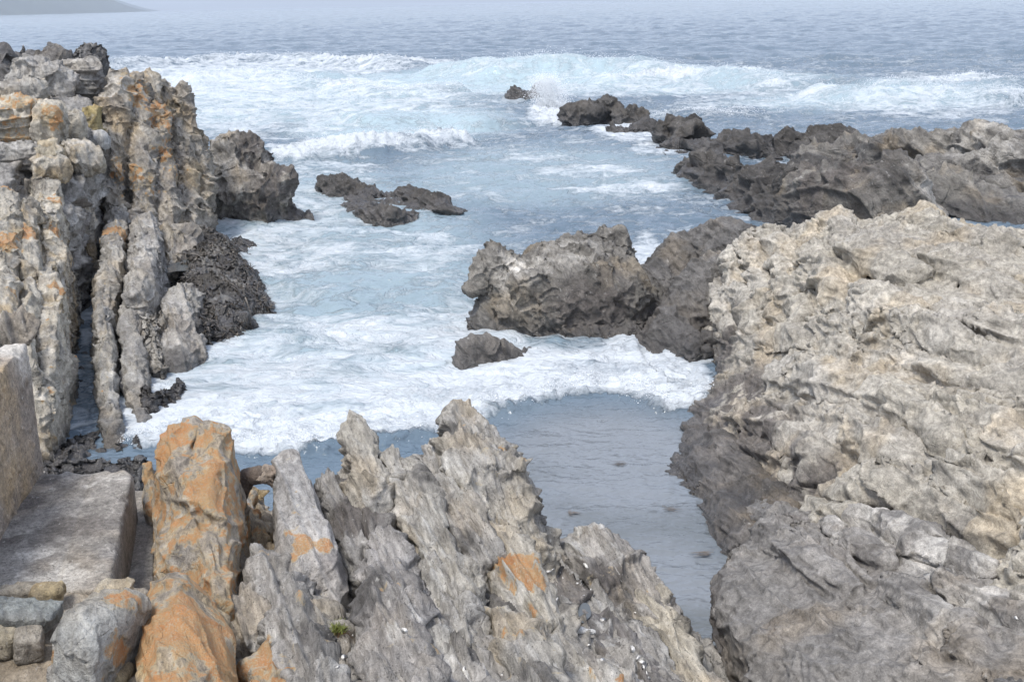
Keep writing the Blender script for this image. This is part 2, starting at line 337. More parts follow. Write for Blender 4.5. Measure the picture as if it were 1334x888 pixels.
# ------------------------------------------------------------------ rock builder
PALE = dict(c0=(0.40, 0.37, 0.315), c1=(0.32, 0.305, 0.28), c2=(0.22, 0.205, 0.18), ochre=0.28)
GREY = dict(c0=(0.37, 0.35, 0.315), c1=(0.28, 0.265, 0.245), c2=(0.17, 0.16, 0.145), ochre=0.14)
DARK = dict(c0=(0.105, 0.097, 0.088), c1=(0.068, 0.064, 0.06), c2=(0.038, 0.036, 0.035), ochre=0.03)
OCHRE = np.array((0.42, 0.30, 0.15)); ORANGE = np.array((0.50, 0.215, 0.055)); ORANGE2 = np.array((0.44, 0.27, 0.12)); WETC = np.array((0.042, 0.039, 0.037))
_seed = [10]; NV = [0]
def rock(name, label, cat, prims, vox, pal=GREY, mat=None, group=None, bed=(0.18, 0.5, 0.05, 0.035), nrm=(0.82, 0.28, 0.5), strike=STRIKE,
         lump=0.06, lump_s=1.2, rough=0.03, rough_s=5.0, pil=None, craggy=0.0, lichen=(), lich_all=0.0, tide=0.35, tide_w=0.25, dark=(), pale=(), k=0.04, seed=None, zcut=-0.15, soften=(2, 0.3), cracks=None, wth=0.0, soft=1.0, bed2=None, facet=None, warp=0.25, pits=0.0):
    _seed[0] += 17; s = _seed[0] if seed is None else seed
    v, q = solid(prims, vox, k); v = relax(v, q, 1, 0.5)
    kf = v[q, 2].max(1) > zcut; q = q[kf]; us_ = np.unique(q); mp_ = np.zeros(len(v), np.int64); mp_[us_] = np.arange(len(us_)); v = v[us_]; q = mp_[q]
    nv = unit(nrm); st = np.asarray(strike, float); st = unit(st-nv*(st@nv)); dp = np.cross(nv, st)
    n = normals(v, q); p = v.astype(np.float32)
    d = lump*fbm(p/lump_s, 3, s)
    r = rb = None
    tone = np.zeros(len(v)); grv = np.zeros(len(v))
    if bed:
        th, ln, am, gr = bed; r, rb, e1, e2 = bedded(v, nv, st, th, ln, s+3, warp)
        gw = max(0.018, vox*0.9); onset = sst(-0.25, 0.25, perlin(p/(th*3), s+9)+0.1)
        lay = am*(rb-0.5)*1.1+am*(r-0.5)*1.1
        g1 = np.exp(-(e1/gw)**2)*gr*(0.35+0.65*onset)*(0.5+rb); g2 = np.exp(-(e2/gw)**2)*gr*0.8*onset*(r > 0.3)
        d = d+lay-np.maximum(g1, g2)
        # finer leaves inside each bed
        r2, rb2, e3, e4 = bedded(v, nv, st, th*0.31, ln*0.6, s+31, warp)
        d = d+am*0.4*(rb2-0.5)+am*0.25*(r2-0.5)-gr*0.45*np.exp(-(e3/(gw*0.7))**2)*sst(-0.2, 0.3, perlin(p/(th*2), s+13))
        tone = 0.6*(rb-0.5)+0.5*(r-0.5)+0.3*(rb2-0.5)
    if bed2:
        nr2, th, ln, am, gr = bed2; nv2 = unit(nr2); st2 = unit(st-nv2*(st@nv2)); r4, rb4, e5, e6 = bedded(v, nv2, st2, th, ln, s+131, warp*1.6); gw = max(0.014, vox*0.8); on2 = sst(-0.3, 0.2, perlin(p/(th*2.5), s+19))
        d = d+am*(rb4-0.5)+am*0.5*(r4-0.5)-np.maximum(np.exp(-(e5/gw)**2)*on2, np.exp(-(e6/gw)**2)*0.7*on2*(r4 > 0.45))*gr; tone = tone+0.4*(rb4-0.5)
    if pil:
        for sc_, am_, wpx in pil:
            an = np.stack([p@st.astype(np.float32)/1.5, p@nv.astype(np.float32)*1.15, p@dp.astype(np.float32)], 1)/sc_
            an = an+0.28*np.stack([perlin(an*1.4+9*i, s+50+i) for i in range(3)], 1)
            f1, f2, idv = voronoi(an, s+int(sc_*100)); e = f2-f1
            on = sst(-0.5, 0.1, perlin(p/(sc_*2.2), s+61))
            d = d+am_*on*((1-np.exp(-e/(wpx or .08)))-.75-0.55*f1*f1)+am_*0.35*(idv-0.5)*sst(0.0, 0.1, e); tone = tone+0.3*(idv-0.5)
    if facet:
        for k_, (sc_, am_, tl_, gr_, el_) in enumerate(facet):
            an = np.stack([p@st.astype(np.float32)/el_, p@nv.astype(np.float32)*1.2, p@dp.astype(np.float32)/(1+.4*(el_-1))], 1)/sc_
            an = an+0.22*np.stack([perlin(an*1.1+9*i, s+150+i) for i in range(3)], 1)
            e, idv, ti = facets(an, s+170+31*k_); on = sst(-.5, .05, perlin(p/(sc_*3), s+190+k_))
            d = d+am_*(idv-.5)*2+tl_*sc_*ti*on-gr_*np.exp(-(e/(1.1*vox/sc_+.02))**2)*on; tone = tone+0.35*(idv-.5)
    v = v+n*d[:, None]; v = relax(v, q, *soften)
    for k_, (sc_, dp_, wd_) in enumerate(cracks or ()):
        pp = v.astype(np.float32); an = np.stack([pp@st.astype(np.float32)/2.1, pp@nv.astype(np.float32), pp@dp.astype(np.float32)/1.3], 1)/sc_
        an = an+0.2*np.stack([perlin(an*1.6+9*i, s+250+i) for i in range(3)], 1)+0.05*np.stack([perlin(an*6+9*i, s+255+i) for i in range(3)], 1)
        f1, f2, idv = voronoi(an, s+260+k_); e = (f2-f1)*sc_; on = sst(-.15, .3, perlin(pp/(sc_*1.7), s+270+k_)); v = v-normals(v, q)*(dp_*on*np.exp(-(e/max(wd_, vox*.75))**2))[:, None]; n = normals(v, q); p = v.astype(np.float32)
    an = np.stack([p@st.astype(np.float32)/2.2, p@nv.astype(np.float32), p@dp.astype(np.float32)/1.3], 1)
    o = int(np.clip(math.log2(1.0/(vox*2.5)/rough_s)+2, 3, 7)); d = rough*fbm(an*rough_s, o, s+20, 0.55)
    if craggy: d = d+craggy*(ridged(p*rough_s*0.45, o+1, s+70, 0.6)-0.35)
    if pits:
        f1, f2, idv = voronoi(p*rough_s*1.3, s+90); d = d-pits*sst(0.42, 0.15, f1)*(idv > 0.55)
    v = v+n*d[:, None]; p = v.astype(np.float32)
    # colour of the stone itself
    c0, c1, c2 = (np.array(pal[x]) for x in ('c0', 'c1', 'c2'))
    a = sst(-0.55, 0.55, fbm(an*1.1, 4, s+40)+tone*0.7)[:, None]; c = c0*(1-a)+c1*a
    a = (sst(0.15, 0.75, fbm(p*1.9, 4, s+44)+0.45*tone)*0.75)[:, None]; c = c*(1-a)+c2*a
    a = (sst(0.0, 0.6, fbm(p*1.2, 4, s+47))*pal['ochre'])[:, None]; c = c*(1-a)+OCHRE*a
    c = c*(1+0.32*tone)[:, None]
    if wth:
        aw = sst(.28, .62, fbm(an*3.2, 5, s+140, .62))[:, None]*wth*.75; c = c*(1-aw)+np.array((.53, .515, .48))*aw
        ab = sst(.30, .62, fbm(an*2.7, 5, s+145, .62))[:, None]*wth*.85; c = c*(1-ab)+np.array((.075, .07, .066))*ab
    def spots(lst):
        m = np.zeros(len(v))
        for (a_, b_, z_, rad, stg) in lst:
            q_ = pt(a_, b_, z_); dd = np.linalg.norm(v-q_, axis=1)/(rad*mpp(q_)); m = np.maximum(m, stg*np.clip(1.6-dd, 0, 1))
        return m
    if pale:
        a = (spots(pale)*sst(-0.45*soft, 0.25*soft, fbm(p*3, 5, s+57, 0.6)))[:, None]; c = c*(1-a)+np.array((0.52, 0.49, 0.44))*a
    if len(dark):
        a = np.clip(spots(dark)*1.3*sst(-0.55*soft, 0.1, fbm(p*2.2, 5, s+58, 0.6)), 0, 0.93)[:, None]; c = c*(1-a)+np.array((0.115, 0.102, 0.092))*a
    lm = spots(lichen)+lich_all
    la = sst(0.10, 0.95, lm+0.55*fbm(p*6.5, 5, s+52, 0.65)) if (len(lichen) or lich_all) else np.zeros(len(v))
    w = np.zeros(len(v))
    if tide is not None:
        w = 1-sst(tide-tide_w, tide+tide_w, v[:, 2]+0.22*fbm(p*1.3, 4, s+63)); a = (w*0.88)[:, None]; c = c*(1-a)+(WETC*1.5+0.12*c)*a
    me_c = v.mean(0); me_c[2] = v[:, 2].min()
    me = mesh_np(name, v-me_c, q); attr_rgb(me, 'tint', np.clip(c, 0.01, 0.85)); attr_f(me, 'wet', w); attr_f(me, 'lichen', la)
    if mat is None: mat = M_NEAR if vox < 0.02 else (M_MID if vox < 0.04 else M_FAR)
    o_ = link(name, me, mat); o_.location = me_c; tag(o_, label, cat, group, 'structure' if name in ('bedrock', 'channel_bed') else 'thing')
    NV[0] += len(v)
    return o_

# ------------------------------------------------------------------ sea
def poly_dist(x, yy, pts):
    bd = np.full(x.shape, 1e9); bs = np.zeros_like(bd); bt = np.zeros_like(bd); n = len(pts)-1
    for i in range(n):
        a, b = pts[i], pts[i+1]; dx, dy = b[0]-a[0], b[1]-a[1]; L2 = dx*dx+dy*dy+1e-9
        t = np.clip(((x-a[0])*dx+(yy-a[1])*dy)/L2, 0, 1); ex, ey = x-a[0]-t*dx, yy-a[1]-t*dy; d = np.hypot(ex, ey)
        m = d < bd; bd = np.where(m, d, bd); bs = np.where(m, np.sign(dx*ey-dy*ex), bs); bt = np.where(m, (i+t)/n, bt)
    return bd, bs, bt
# breakers: (crest line in px, height, front width, back width, foam on the crest, foam trailing)
BREAKERS = [
    ([(120, 92), (230, 84), (330, 80), (430, 82), (540, 92)], 0.8, 1.6, 5.0, 0.8, 10.0),
    ([(560, 100), (640, 104), (720, 102), (800, 98), (880, 104)], 1.4, 2.0, 5.0, 0.5, 4.0),
    ([(760, 112), (880, 106), (960, 110), (1040, 118)], 0.7, 1.6, 4.0, 0.9, 6.0),
    ([(1040, 128), (1150, 136), (1260, 132), (1345, 138)], 0.8, 1.6, 4.0, 1.0, 6.0),
    ([(470, 168), (530, 162), (600, 160), (650, 168)], 0.55, 1.2, 3.0, 0.25, 1.0),
    ([(360, 212), (400, 206), (470, 204), (540, 198), (612, 186)], 0.6, 0.8, 2.6, 1.0, 3.5),
    ([(230, 108), (330, 103), (410, 108), (460, 116)], 0.5, 1.4, 4.0, 0.8, 5.0),
    ([(420, 122), (520, 130), (610, 124)], 0.6, 1.4, 3.5, 0.5, 3.0),
    ([(1130, 118), (1230, 111), (1345, 116)], 0.6, 1.6, 4.0, 0.7, 5.0),
    ([(860, 150), (930, 155), (1000, 150)], 0.35, 1.0, 2.5, 0.5, 2.0),
    ([(400, 395), (480, 380), (560, 378), (640, 384)], 0.16, 0.7, 1.6, 0.0, 0.5),
    ([(140, 590), (200, 578), (270, 580), (340, 590), (420, 588), (500, 577), (560, 567), (640, 542), (720, 518), (780, 509), (830, 516), (865, 534), (900, 528), (930, 505)], 0.17, 0.16, 1.6, 1.0, 4.0),
]
# foam cover on the water, plus painted sky sheen in the channel: (px, py, half width px, half height px, cover)
FOAM_SHEEN = [(330, 92, 240, 14, .75), (250, 112, 160, 22, .8), (420, 135, 220, 26, .68), (330, 160, 160, 30, .66), (600, 140, 120, 26, .5), (820, 118, 150, 14, .6), (1000, 130, 180, 22, .55), (1220, 138, 170, 22, .66),
        (900, 150, 120, 14, .5), (1100, 115, 160, 14, .42), (480, 192, 130, 16, .9), (420, 222, 110, 10, .6), (400, 275, 110, 40, .55), (380, 330, 120, 50, .68), (520, 330, 140, 40, .55), (760, 225, 90, 12, .72), (800, 247, 110, 7, .8), (700, 205, 90, 10, .5), (640, 180, 120, 12, .45), (820, 175, 60, 14, .8), (722, 150, 40, 18, .95), (860, 195, 50, 12, .7),
        (950, 238, 60, 10, .7), (930, 262, 80, 12, .5), (1000, 195, 24, 8, .8), (600, 300, 160, 30, .35), (330, 420, 120, 60, .66), (520, 430, 200, 40, .72), (300, 490, 160, 60, .76), (480, 500, 220, 50, .72), (700, 470, 180, 40, .8), (850, 455, 90, 40, .95), (620, 520, 160, 30, .75), (880, 505, 60, 40, 1.0), (250, 555, 120, 34, 1.0), (400, 560, 160, 22, .95), (560, 535, 120, 24, .85), (840, 340, 30, 40, .75), (700, 440, 60, 20, .75), (330, 560, 170, 24, .9), (210, 520, 40, 40, .95), (300, 285, 30, 20, .9), (620, 462, 60, 20, .8), (95, 520, 30, 60, .55), (108, 400, 16, 70, .55), (118, 300, 10, 40, .6)]  # closing channel patches: whitish water, with its sky reflection painted in as foam
CALM = [(780, 600, 170, 70, 1.0), (800, 700, 180, 110, 1.0), (900, 800, 120, 110, 1.0), (560, 590, 60, 20, .9), (470, 590, 70, 14, .9), (470, 400, 120, 16, .45), (760, 545, 110, 25, 1.0), (600, 255, 120, 18, .3)]
def px_mask(x, yy, lst, zref=0.0):
    m = np.zeros(x.shape)
    for a, b, ra, rb, s in lst:
        c = P(a, b, zref); L = P(a-ra, b, zref); T = P(a, max(b-rb, 20), zref); B = P(a, b+rb, zref)
        rx = abs(c[0]-L[0]); ry = np.where(yy > c[1], abs(T[1]-c[1]), abs(c[1]-B[1])); cx = c[0]+(yy-c[1])*c[0]/c[1]
        d = np.sqrt(((x-cx)/rx)**2+((yy-c[1])/ry)**2); m = np.maximum(m, s*(1-sst(0.55, 1.35, d)))
    return m
ys = [5.0]
while ys[-1] < 14000:
    Y0 = ys[-1]; ys.append(Y0+max(0.022, 0.0021*Y0 if Y0 < 60 else 0.0030*Y0*(Y0/60)**0.45))
ys = np.array(ys); NX = 820
us = np.linspace(-1, 1, NX); us = us*(0.62+0.38*us*us)
XX = us[None, :]*(6.0+0.78*ys[:, None]); YY = np.repeat(ys[:, None], NX, 1)
x, yy = XX.ravel(), YY.ravel(); p3 = np.stack([x, yy, np.zeros_like(x)], 1)
far = sst(25, 90, yy); bay = 1-sst(16, 40, yy)
pool = np.minimum(px_mask(x, yy, CALM[:3]), 1)
att = np.clip(350/yy, 0, 1)
z = far*(0.40*fbm(p3*[.07, .16, 1], 3, 3)+0.26*fbm(p3*[.3, .55, 1], 4, 9))*np.clip(1500/yy, 0.2, 1)
mid = sst(12, 20, yy)*(1-sst(70, 130, yy))
z = z+mid*(0.17*fbm(p3*[.35, .5, 1], 4, 21)+0.055*ridged(p3*[1.1, 1.7, 1], 3, 25))
z = z+(1-far)*(0.015+0.006*pool)*fbm(p3*[2.2, 4.2, 1], 3, 31)+(1-far)*0.006*ridged(p3*[5, 9, 1], 2, 37)
cov = px_mask(x, yy, FOAM_SHEEN)
veil = (1-sst(90, 125, yy))*sst(12, 16, yy)*0.38; cov = np.maximum(cov, veil)
cov = np.maximum(cov, (sst(95, 120, yy)*0.10)*(1-sst(300, 900, yy)))
front = np.zeros_like(x)
for pts, hgt, wf, wb, cf, trail in BREAKERS:
    wp = np.array([P(a, b, 0.0) for a, b in pts]); jig = 0.35*wf*fbm(p3*(0.55/wf), 4, 41)
    d, s, t = poly_dist(x, yy+jig, wp)
    end = sst(0, 0.08, t)*sst(0, 0.08, 1-t); sd = d*s       # + behind the crest (seaward)
    prof = np.where(sd > 0, np.exp(-(d/wb)**1.5), np.exp(-(d/wf)**3.0)); hh = hgt*(0.72+0.4*fbm(p3*(0.22/wf), 3, 47))
    z = z+prof*hh*end; cf = cf*np.clip(0.85+0.9*fbm(p3*[0.16/wf, 0.3/wf, 1], 4, 49+len(pts)), 0.05, 1.2) if len(pts) < 10 else cf
    fm = np.where(sd > 0, np.exp(-(d/trail)**2), np.exp(-(d/(wf*1.3))**4)); cov = np.maximum(cov, cf*fm*end); front = np.maximum(front, cf*np.exp(-(d/(wf*2.6))**2)*end)
calm = px_mask(x, yy, CALM); last = np.array([P(a, b, 0) for a, b in BREAKERS[-1][0]])
jig = 0.35*0.16*fbm(p3*(0.55/0.16), 4, 41); d, s, t = poly_dist(x, yy+jig, last); behind = (s < 0)&(d > 0.2)&(yy < 20)
cov = np.where(behind & (x > -4.9), 0.0, cov*(1-calm*np.where(s > 0, 0.55*(np.abs(x+1.5) < 4)*(yy > 15)+0.0, 1.0)))
# frothy relief where the foam is thick
fr = fbm(p3*[3.0, 3.6, 1], 5, 77, 0.6); thick = sst(0.7, 1.0, cov)
z = z+thick*(0.075+0.0*far)*np.clip(yy/18, 0.8, 5)*fr+front*np.clip(yy/16, 1, 6)*0.05*np.abs(fbm(p3*[7, 8, 1]*np.clip(16/yy, 0.2, 1)[:, None], 4, 79))
cov = np.maximum(cov, 0.075*(yy < 16)*(x > -4.9))
# coarse streaky variation of the foam cover
cov = np.clip(cov+0.16*fbm(p3*[.5, .8, 1], 4, 83)*(cov > 0.03)*np.clip(cov*3, 0, 1), 0, 1.15)
aer = np.clip(px_mask(x, yy, [(640, 110, 260, 18, 1), (330, 130, 260, 40, .8), (520, 165, 140, 22, .9), (900, 110, 200, 14, .8), (1150, 130, 220, 16, .8), (420, 330, 220, 120, .55), (420, 470, 260, 90, .6), (700, 230, 200, 40, .45), (640, 400, 200, 60, .5)]), 0, 1)
i = np.arange(len(ys)-1)[:, None]*NX+np.arange(NX-1)[None, :]
quads = np.stack([i, i+1, i+NX+1, i+NX], -1).reshape(-1, 4)
me = mesh_np('sea', np.stack([x, yy, z], 1), quads); attr_f(me, 'foam', cov); attr_f(me, 'aerated', aer); attr_f(me, 'pool', np.clip(pool, 0, 1))
sea_z = z.reshape(XX.shape)

m, t, b = nt('sea_water')
pos = N(t, 'ShaderNodeNewGeometry').outputs['Position']
foam = N(t, 'ShaderNodeAttribute', attribute_name='foam').outputs['Fac']; aera = N(t, 'ShaderNodeAttribute', attribute_name='aerated').outputs['Fac']; poo = N(t, 'ShaderNodeAttribute', attribute_name='pool').outputs['Fac']
mp = N(t, 'ShaderNodeMapping'); mp.inputs['Scale'].default_value = (0.75, 1.0, 1.0); mp.inputs['Rotation'].default_value = (0, 0, 0.12); t.links.new(pos, mp.inputs[0])
wv = noise_node(t, mp.outputs[0], 0.5, 4, 0.55)
va = N(t, 'ShaderNodeVectorMath'); va.operation = 'MULTIPLY_ADD'; va.inputs[1].default_value = (1.5, 1.5, 0); t.links.new(wv.outputs['Color'], va.inputs[0]); t.links.new(mp.outputs[0], va.inputs[2])
web = noise_node(t, va.outputs[0], 1.1, 9, 0.62, 'FBM', 0.35)          # cloudy foam
lace = noise_node(t, va.outputs[0], 0.9, 6, 0.6, 'FBM', 0.7)
lr = math_n(t, 'ABSOLUTE', math_n(t, 'SUBTRACT', lace.outputs[0], 0.5))
lacev = maprange(t, lr, 0.0, 0.10, 1.0, 0.0)                            # thin strands
def cells(sc, w):
    n = N(t, 'ShaderNodeTexVoronoi'); n.feature = 'DISTANCE_TO_EDGE'; n.inputs['Scale'].default_value = sc; wq = noise_node(t, va.outputs[0], sc*0.9, 4, 0.6); a_ = N(t, 'ShaderNodeVectorMath'); a_.operation = 'MULTIPLY_ADD'; a_.inputs[1].default_value = (1.1/sc, 1.1/sc, 0); t.links.new(wq.outputs['Color'], a_.inputs[0]); t.links.new(va.outputs[0], a_.inputs[2]); t.links.new(a_.outputs[0], n.inputs['Vector'])
    return maprange(t, n.outputs['Distance'], 0.0, w, 1.0, 0.0)
pat = math_n(t, 'ADD', math_n(t, 'MULTIPLY', web.outputs[0], 0.70), math_n(t, 'ADD', math_n(t, 'MULTIPLY', lacev, 0.14), math_n(t, 'ADD', math_n(t, 'MULTIPLY', cells(1.5, .34), 0.11), math_n(t, 'MULTIPLY', cells(4.2, .36), 0.09))))
fine = noise_node(t, va.outputs[0], 9.0, 5, 0.65)
pat = math_n(t, 'ADD', pat, math_n(t, 'MULTIPLY', math_n(t, 'SUBTRACT', fine.outputs[0], 0.5), 0.35))
val = math_n(t, 'ADD', math_n(t, 'MULTIPLY', foam, 1.0), math_n(t, 'MULTIPLY', math_n(t, 'SUBTRACT', pat, 0.5), 1.5))
fm = maprange(t, val, 0.46, 1.0, 0, 1, False)
zero = maprange(t, foam, 0.0, 0.06, 0, 1); fm = math_n(t, 'MULTIPLY', fm, zero)
deep = mixc(t, aera, (0.11, 0.152, 0.192), (0.36, 0.45, 0.48)); sub = noise_node(t, mp.outputs[0], 0.45, 3, 0.5, 'FBM', 0.2); pc = mixc(t, maprange(t, sub.outputs[0], 0.38, 0.68, 0, 1, True), (0.19, 0.208, 0.226), (0.12, 0.134, 0.142)); deep = mixc(t, poo, deep, pc)
col = mixc(t, fm, deep, (0.57, 0.605, 0.63)); t.links.new(col, b.inputs['Base Color'])
t.links.new(maprange(t, fm, 0, 0.7, 0.10, 0.75), b.inputs['Roughness']); b.inputs['IOR'].default_value = 1.333
t.links.new(maprange(t, fm, 0, 0.7, 0.5, 0.15), b.inputs['Specular IOR Level'])
mp2 = N(t, 'ShaderNodeMapping'); mp2.inputs['Scale'].default_value = (0.6, 1.0, 1.0); t.links.new(pos, mp2.inputs[0])
w1 = noise_node(t, mp2.outputs[0], 0.55, 6, 0.62); w2 = noise_node(t, mp2.outputs[0], 4.5, 4, 0.55); w3 = noise_node(t, mp2.outputs[0], 1.6, 4, 0.55, 'FBM', 0.3)
hh = math_n(t, 'ADD', math_n(t, 'MULTIPLY', w1.outputs[0], 0.55), math_n(t, 'ADD', math_n(t, 'MULTIPLY', w2.outputs[0], 0.095), math_n(t, 'MULTIPLY', w3.outputs[0], 0.16)))
hh = math_n(t, 'MULTIPLY', hh, maprange(t, fm, 0, 0.8, 1.0, 0.35))
hh = math_n(t, 'ADD', hh, math_n(t, 'MULTIPLY', math_n(t, 'MULTIPLY', fine.outputs[0], fm), 0.18))
hh = math_n(t, 'ADD', hh, math_n(t, 'MULTIPLY', fm, 0.03))
bp = N(t, 'ShaderNodeBump'); bp.inputs['Strength'].default_value = 0.8; bp.inputs['Distance'].default_value = 0.7; t.links.new(hh, bp.inputs['Height']); t.links.new(bp.outputs[0], b.inputs['Normal'])
M_SEA = m
seao = link('sea', me, M_SEA); tag(seao, 'grey blue sea with white foam and breakers', None, None, 'structure')

# ------------------------------------------------------------------ the right bank: pale folded outcrop
PN = (-0.55, -0.22, 0.80)
right_pts = [(940, 480, .0), (905, 530, -.05), (898, 565, -.1), (925, 610, -.05), (960, 660, -.05), (985, 690, .05), (925, 375, .35), (915, 430, .1), (960, 326, 1.35), (1010, 312, 1.5), (1080, 292, 1.82), (1125, 304, 1.76), (1200, 291, 1.97), (1270, 303, 1.97), (1334, 320, 1.95), (1400, 335, 1.95),
    (980, 400, .75), (1040, 350, 1.55), (1000, 470, .62), (1060, 430, 1.15), (1130, 350, 1.75), (1130, 430, 1.4), (1200, 360, 1.85), (1200, 440, 1.6), (1280, 360, 1.9), (1280, 440, 1.75), (1334, 400, 1.85), (1334, 470, 1.8), (1400, 450, 1.85),
    (985, 530, .45), (1060, 510, .95), (1130, 500, 1.25), (1210, 505, 1.42), (1334, 530, 1.62), (970, 580, .3), (1030, 575, .65), (1100, 570, 1.1), (1180, 570, 1.3), (1260, 575, 1.48), (1334, 600, 1.6), (1400, 600, 1.7),
    (1020, 625, .42), (1085, 632, .75), (1150, 640, 1.1), (1220, 650, 1.25), (1300, 670, 1.4), (1360, 690, 1.5), (1090, 668, .42), (1160, 700, .75), (1230, 720, .9), (1334, 745, 1.1)]
right_extra = [(2.2, 17.5, -.6), (3.6, 20.5, -.7), (6.0, 21.5, -.7), (9, 20, -.6), (12, 18, .2), (9, 14, 1.7), (10, 11, 1.9), (8, 8, 1.9), (1.6, 14.2, -.9), (1.6, 12, -.9)]
R_ = Height(right_pts, right_extra, zb=-0.5, lo=(1.4, 6.0, -0.5), hi=(9.5, 21.5, 2.7))
rock('rock_outcrop', 'huge pale buff folded rock outcrop sloping down to the calm pool', 'rock outcrop',
     [R_]+[TubeOn(R_, l, o-.045) for l, o in [
        ([(1062, 302, 14), (1085, 296, 20), (1104, 308, 16)], .0), ([(1130, 302, 14), (1160, 296, 16), (1196, 292, 22), (1225, 305, 18)], .0), ([(1240, 305, 20), (1272, 318, 22), (1300, 330, 18)], .0), ([(1005, 312, 18), (1030, 330, 16)], .0),
        ([(930, 345, 12), (940, 390, 16), (962, 430, 14)], .02), ([(955, 335, 14), (965, 380, 16), (990, 425, 14)], .01), ([(985, 330, 14), (995, 375, 17), (1018, 415, 14)], .01), ([(1018, 340, 14), (1030, 385, 17), (1055, 415, 14)], .0), ([(1060, 330, 18), (1085, 360, 24), (1100, 395, 18)], .02),
        ([(1120, 330, 24), (1150, 350, 30), (1190, 365, 22)], .02), ([(1010, 440, 14), (1050, 440, 18), (1090, 425, 14)], .01), ([(1130, 395, 26), (1170, 420, 30), (1220, 440, 26), (1290, 470, 24)], .02), ([(1220, 345, 24), (1260, 365, 28), (1320, 385, 26)], .01), ([(1240, 410, 26), (1290, 425, 28), (1345, 440, 26)], .0),
        ([(1205, 478, 14), (1260, 495, 18), (1300, 505, 20), (1350, 518, 22)], .05), ([(1020, 490, 22), (1080, 500, 30), (1140, 515, 28), (1190, 545, 28), (1240, 580, 28)], .02), ([(1240, 530, 22), (1280, 548, 26), (1320, 575, 24), (1350, 600, 22)], .02), ([(970, 545, 14), (1020, 560, 18), (1060, 590, 20), (1110, 610, 24)], .03),
        ([(1120, 560, 28), (1170, 590, 30), (1210, 630, 26)], .0), ([(1060, 622, 14), (1100, 628, 16), (1150, 630, 18), (1200, 655, 20), (1250, 685, 22), (1320, 715, 24)], .06), ([(1260, 620, 28), (1310, 650, 30), (1350, 680, 26)], .0)]]
      +[TubeOn(R_, l, o, True) for l, o in [
        ([(1190, 490, 5), (1215, 500, 7), (1270, 520, 8), (1345, 545, 8)], .02), ([(935, 580, 5), (1000, 625, 7), (1085, 652, 13), (1150, 668, 15), (1200, 690, 12), (1260, 720, 9), (1345, 750, 8)], .0), ([(1100, 440, 4), (1114, 440, 10), (1122, 448, 7)], .0), ([(1195, 492, 4), (1206, 494, 11)], .0),
        ([(948, 345, 2), (955, 390, 3), (978, 432, 3)], .03), ([(975, 335, 2), (982, 385, 3), (1004, 425, 2)], .03), ([(1006, 335, 2), (1015, 385, 3), (1040, 425, 3)], .03), ([(1045, 330, 3), (1060, 380, 3), (1080, 425, 3)], .03), ([(1005, 462, 2), (1060, 460, 3), (1110, 460, 3)], .03), ([(1120, 380, 3), (1170, 395, 3), (1240, 425, 3)], .03), ([(1110, 300, 4), (1118, 330, 4), (1140, 380, 3)], .02), ([(1215, 320, 3), (1240, 345, 4), (1250, 375, 3)], .02)]],
     0.018, dict(PALE, c0=(.375, .343, .285), c1=(.325, .30, .258), c2=(.24, .22, .187)), M_PALE, bed=(0.3, 1.6, 0.012, 0.065), nrm=(.75, .26, .6), lump=0.05, lump_s=0.7, rough=0.006, rough_s=4.5, pil=[(0.95, .085, .06), (0.42, .058, .07), (0.2, .012, .1)], craggy=0.0, pits=.008, cracks=[(.75, .07, .02), (.34, .028, .013), (.95, .05, .014)],
     tide=0.22, tide_w=0.2, dark=[(905, 400, .3, 60, 1), (920, 460, .2, 55, 1), (945, 530, .2, 60, 1.2), (970, 590, .3, 70, 1.2), (1000, 640, .4, 50, 1.1), (1030, 610, .6, 40, .7), (1085, 655, .5, 55, .9), (1160, 695, .7, 45, .7), (1250, 725, .9, 50, .5)], pale=[(1100, 480, 1.2, 160, .3), (990, 380, .8, 90, .4)], warp=0.12)
# the dark wet hump that joins it, and the low grey slab in front
rock('rock_hump', 'dark wet barnacled hump joining the pale outcrop beside the splash', 'rock',
     [Slab([(990, 300, 1.46, 20), (940, 282, 1.5, 26), (895, 303, 1.22, 28), (862, 338, .85, 26)], .6, r=.25, crown=.3), Slab([(930, 330, 1.2, 30), (880, 400, .55, 28), (900, 440, .2, 24)], .4, r=.2, crown=.3)],
     0.022, dict(c0=(.17, .16, .148), c1=(.12, .114, .107), c2=(.065, .062, .059), ochre=.12), M_MID, bed=(.22, .6, .03, .04), lump=.07, rough=.015, rough_s=5, craggy=.012, facet=[(.5, .03, .13, .04, 1.8), (.2, .015, .1, .02, 1.5)], tide=.5, tide_w=.5, pits=.03)
G_ = Height([(930, 740, .72), (960, 722, .78), (1010, 690, .62), (1060, 690, .75), (1000, 720, .85), (1060, 720, .95), (1130, 740, 1.0), (1230, 760, 1.15), (1334, 800, 1.4), (950, 790, .78), (985, 850, .85), (1010, 888, .9), (1060, 800, 1.0), (1150, 820, 1.15), (1250, 840, 1.35), (1334, 888, 1.6), (1100, 888, 1.15), (1200, 888, 1.4), (1040, 930, .95), (1400, 900, 1.7), (1240, 940, 1.5)], [(1.9, 5.4, .95), (3, 4.6, 1.4), (4.5, 4.6, 1.8)], zb=-.4, lo=(1.2, 4.6, -.4), hi=(5.6, 9.6, 2.0))
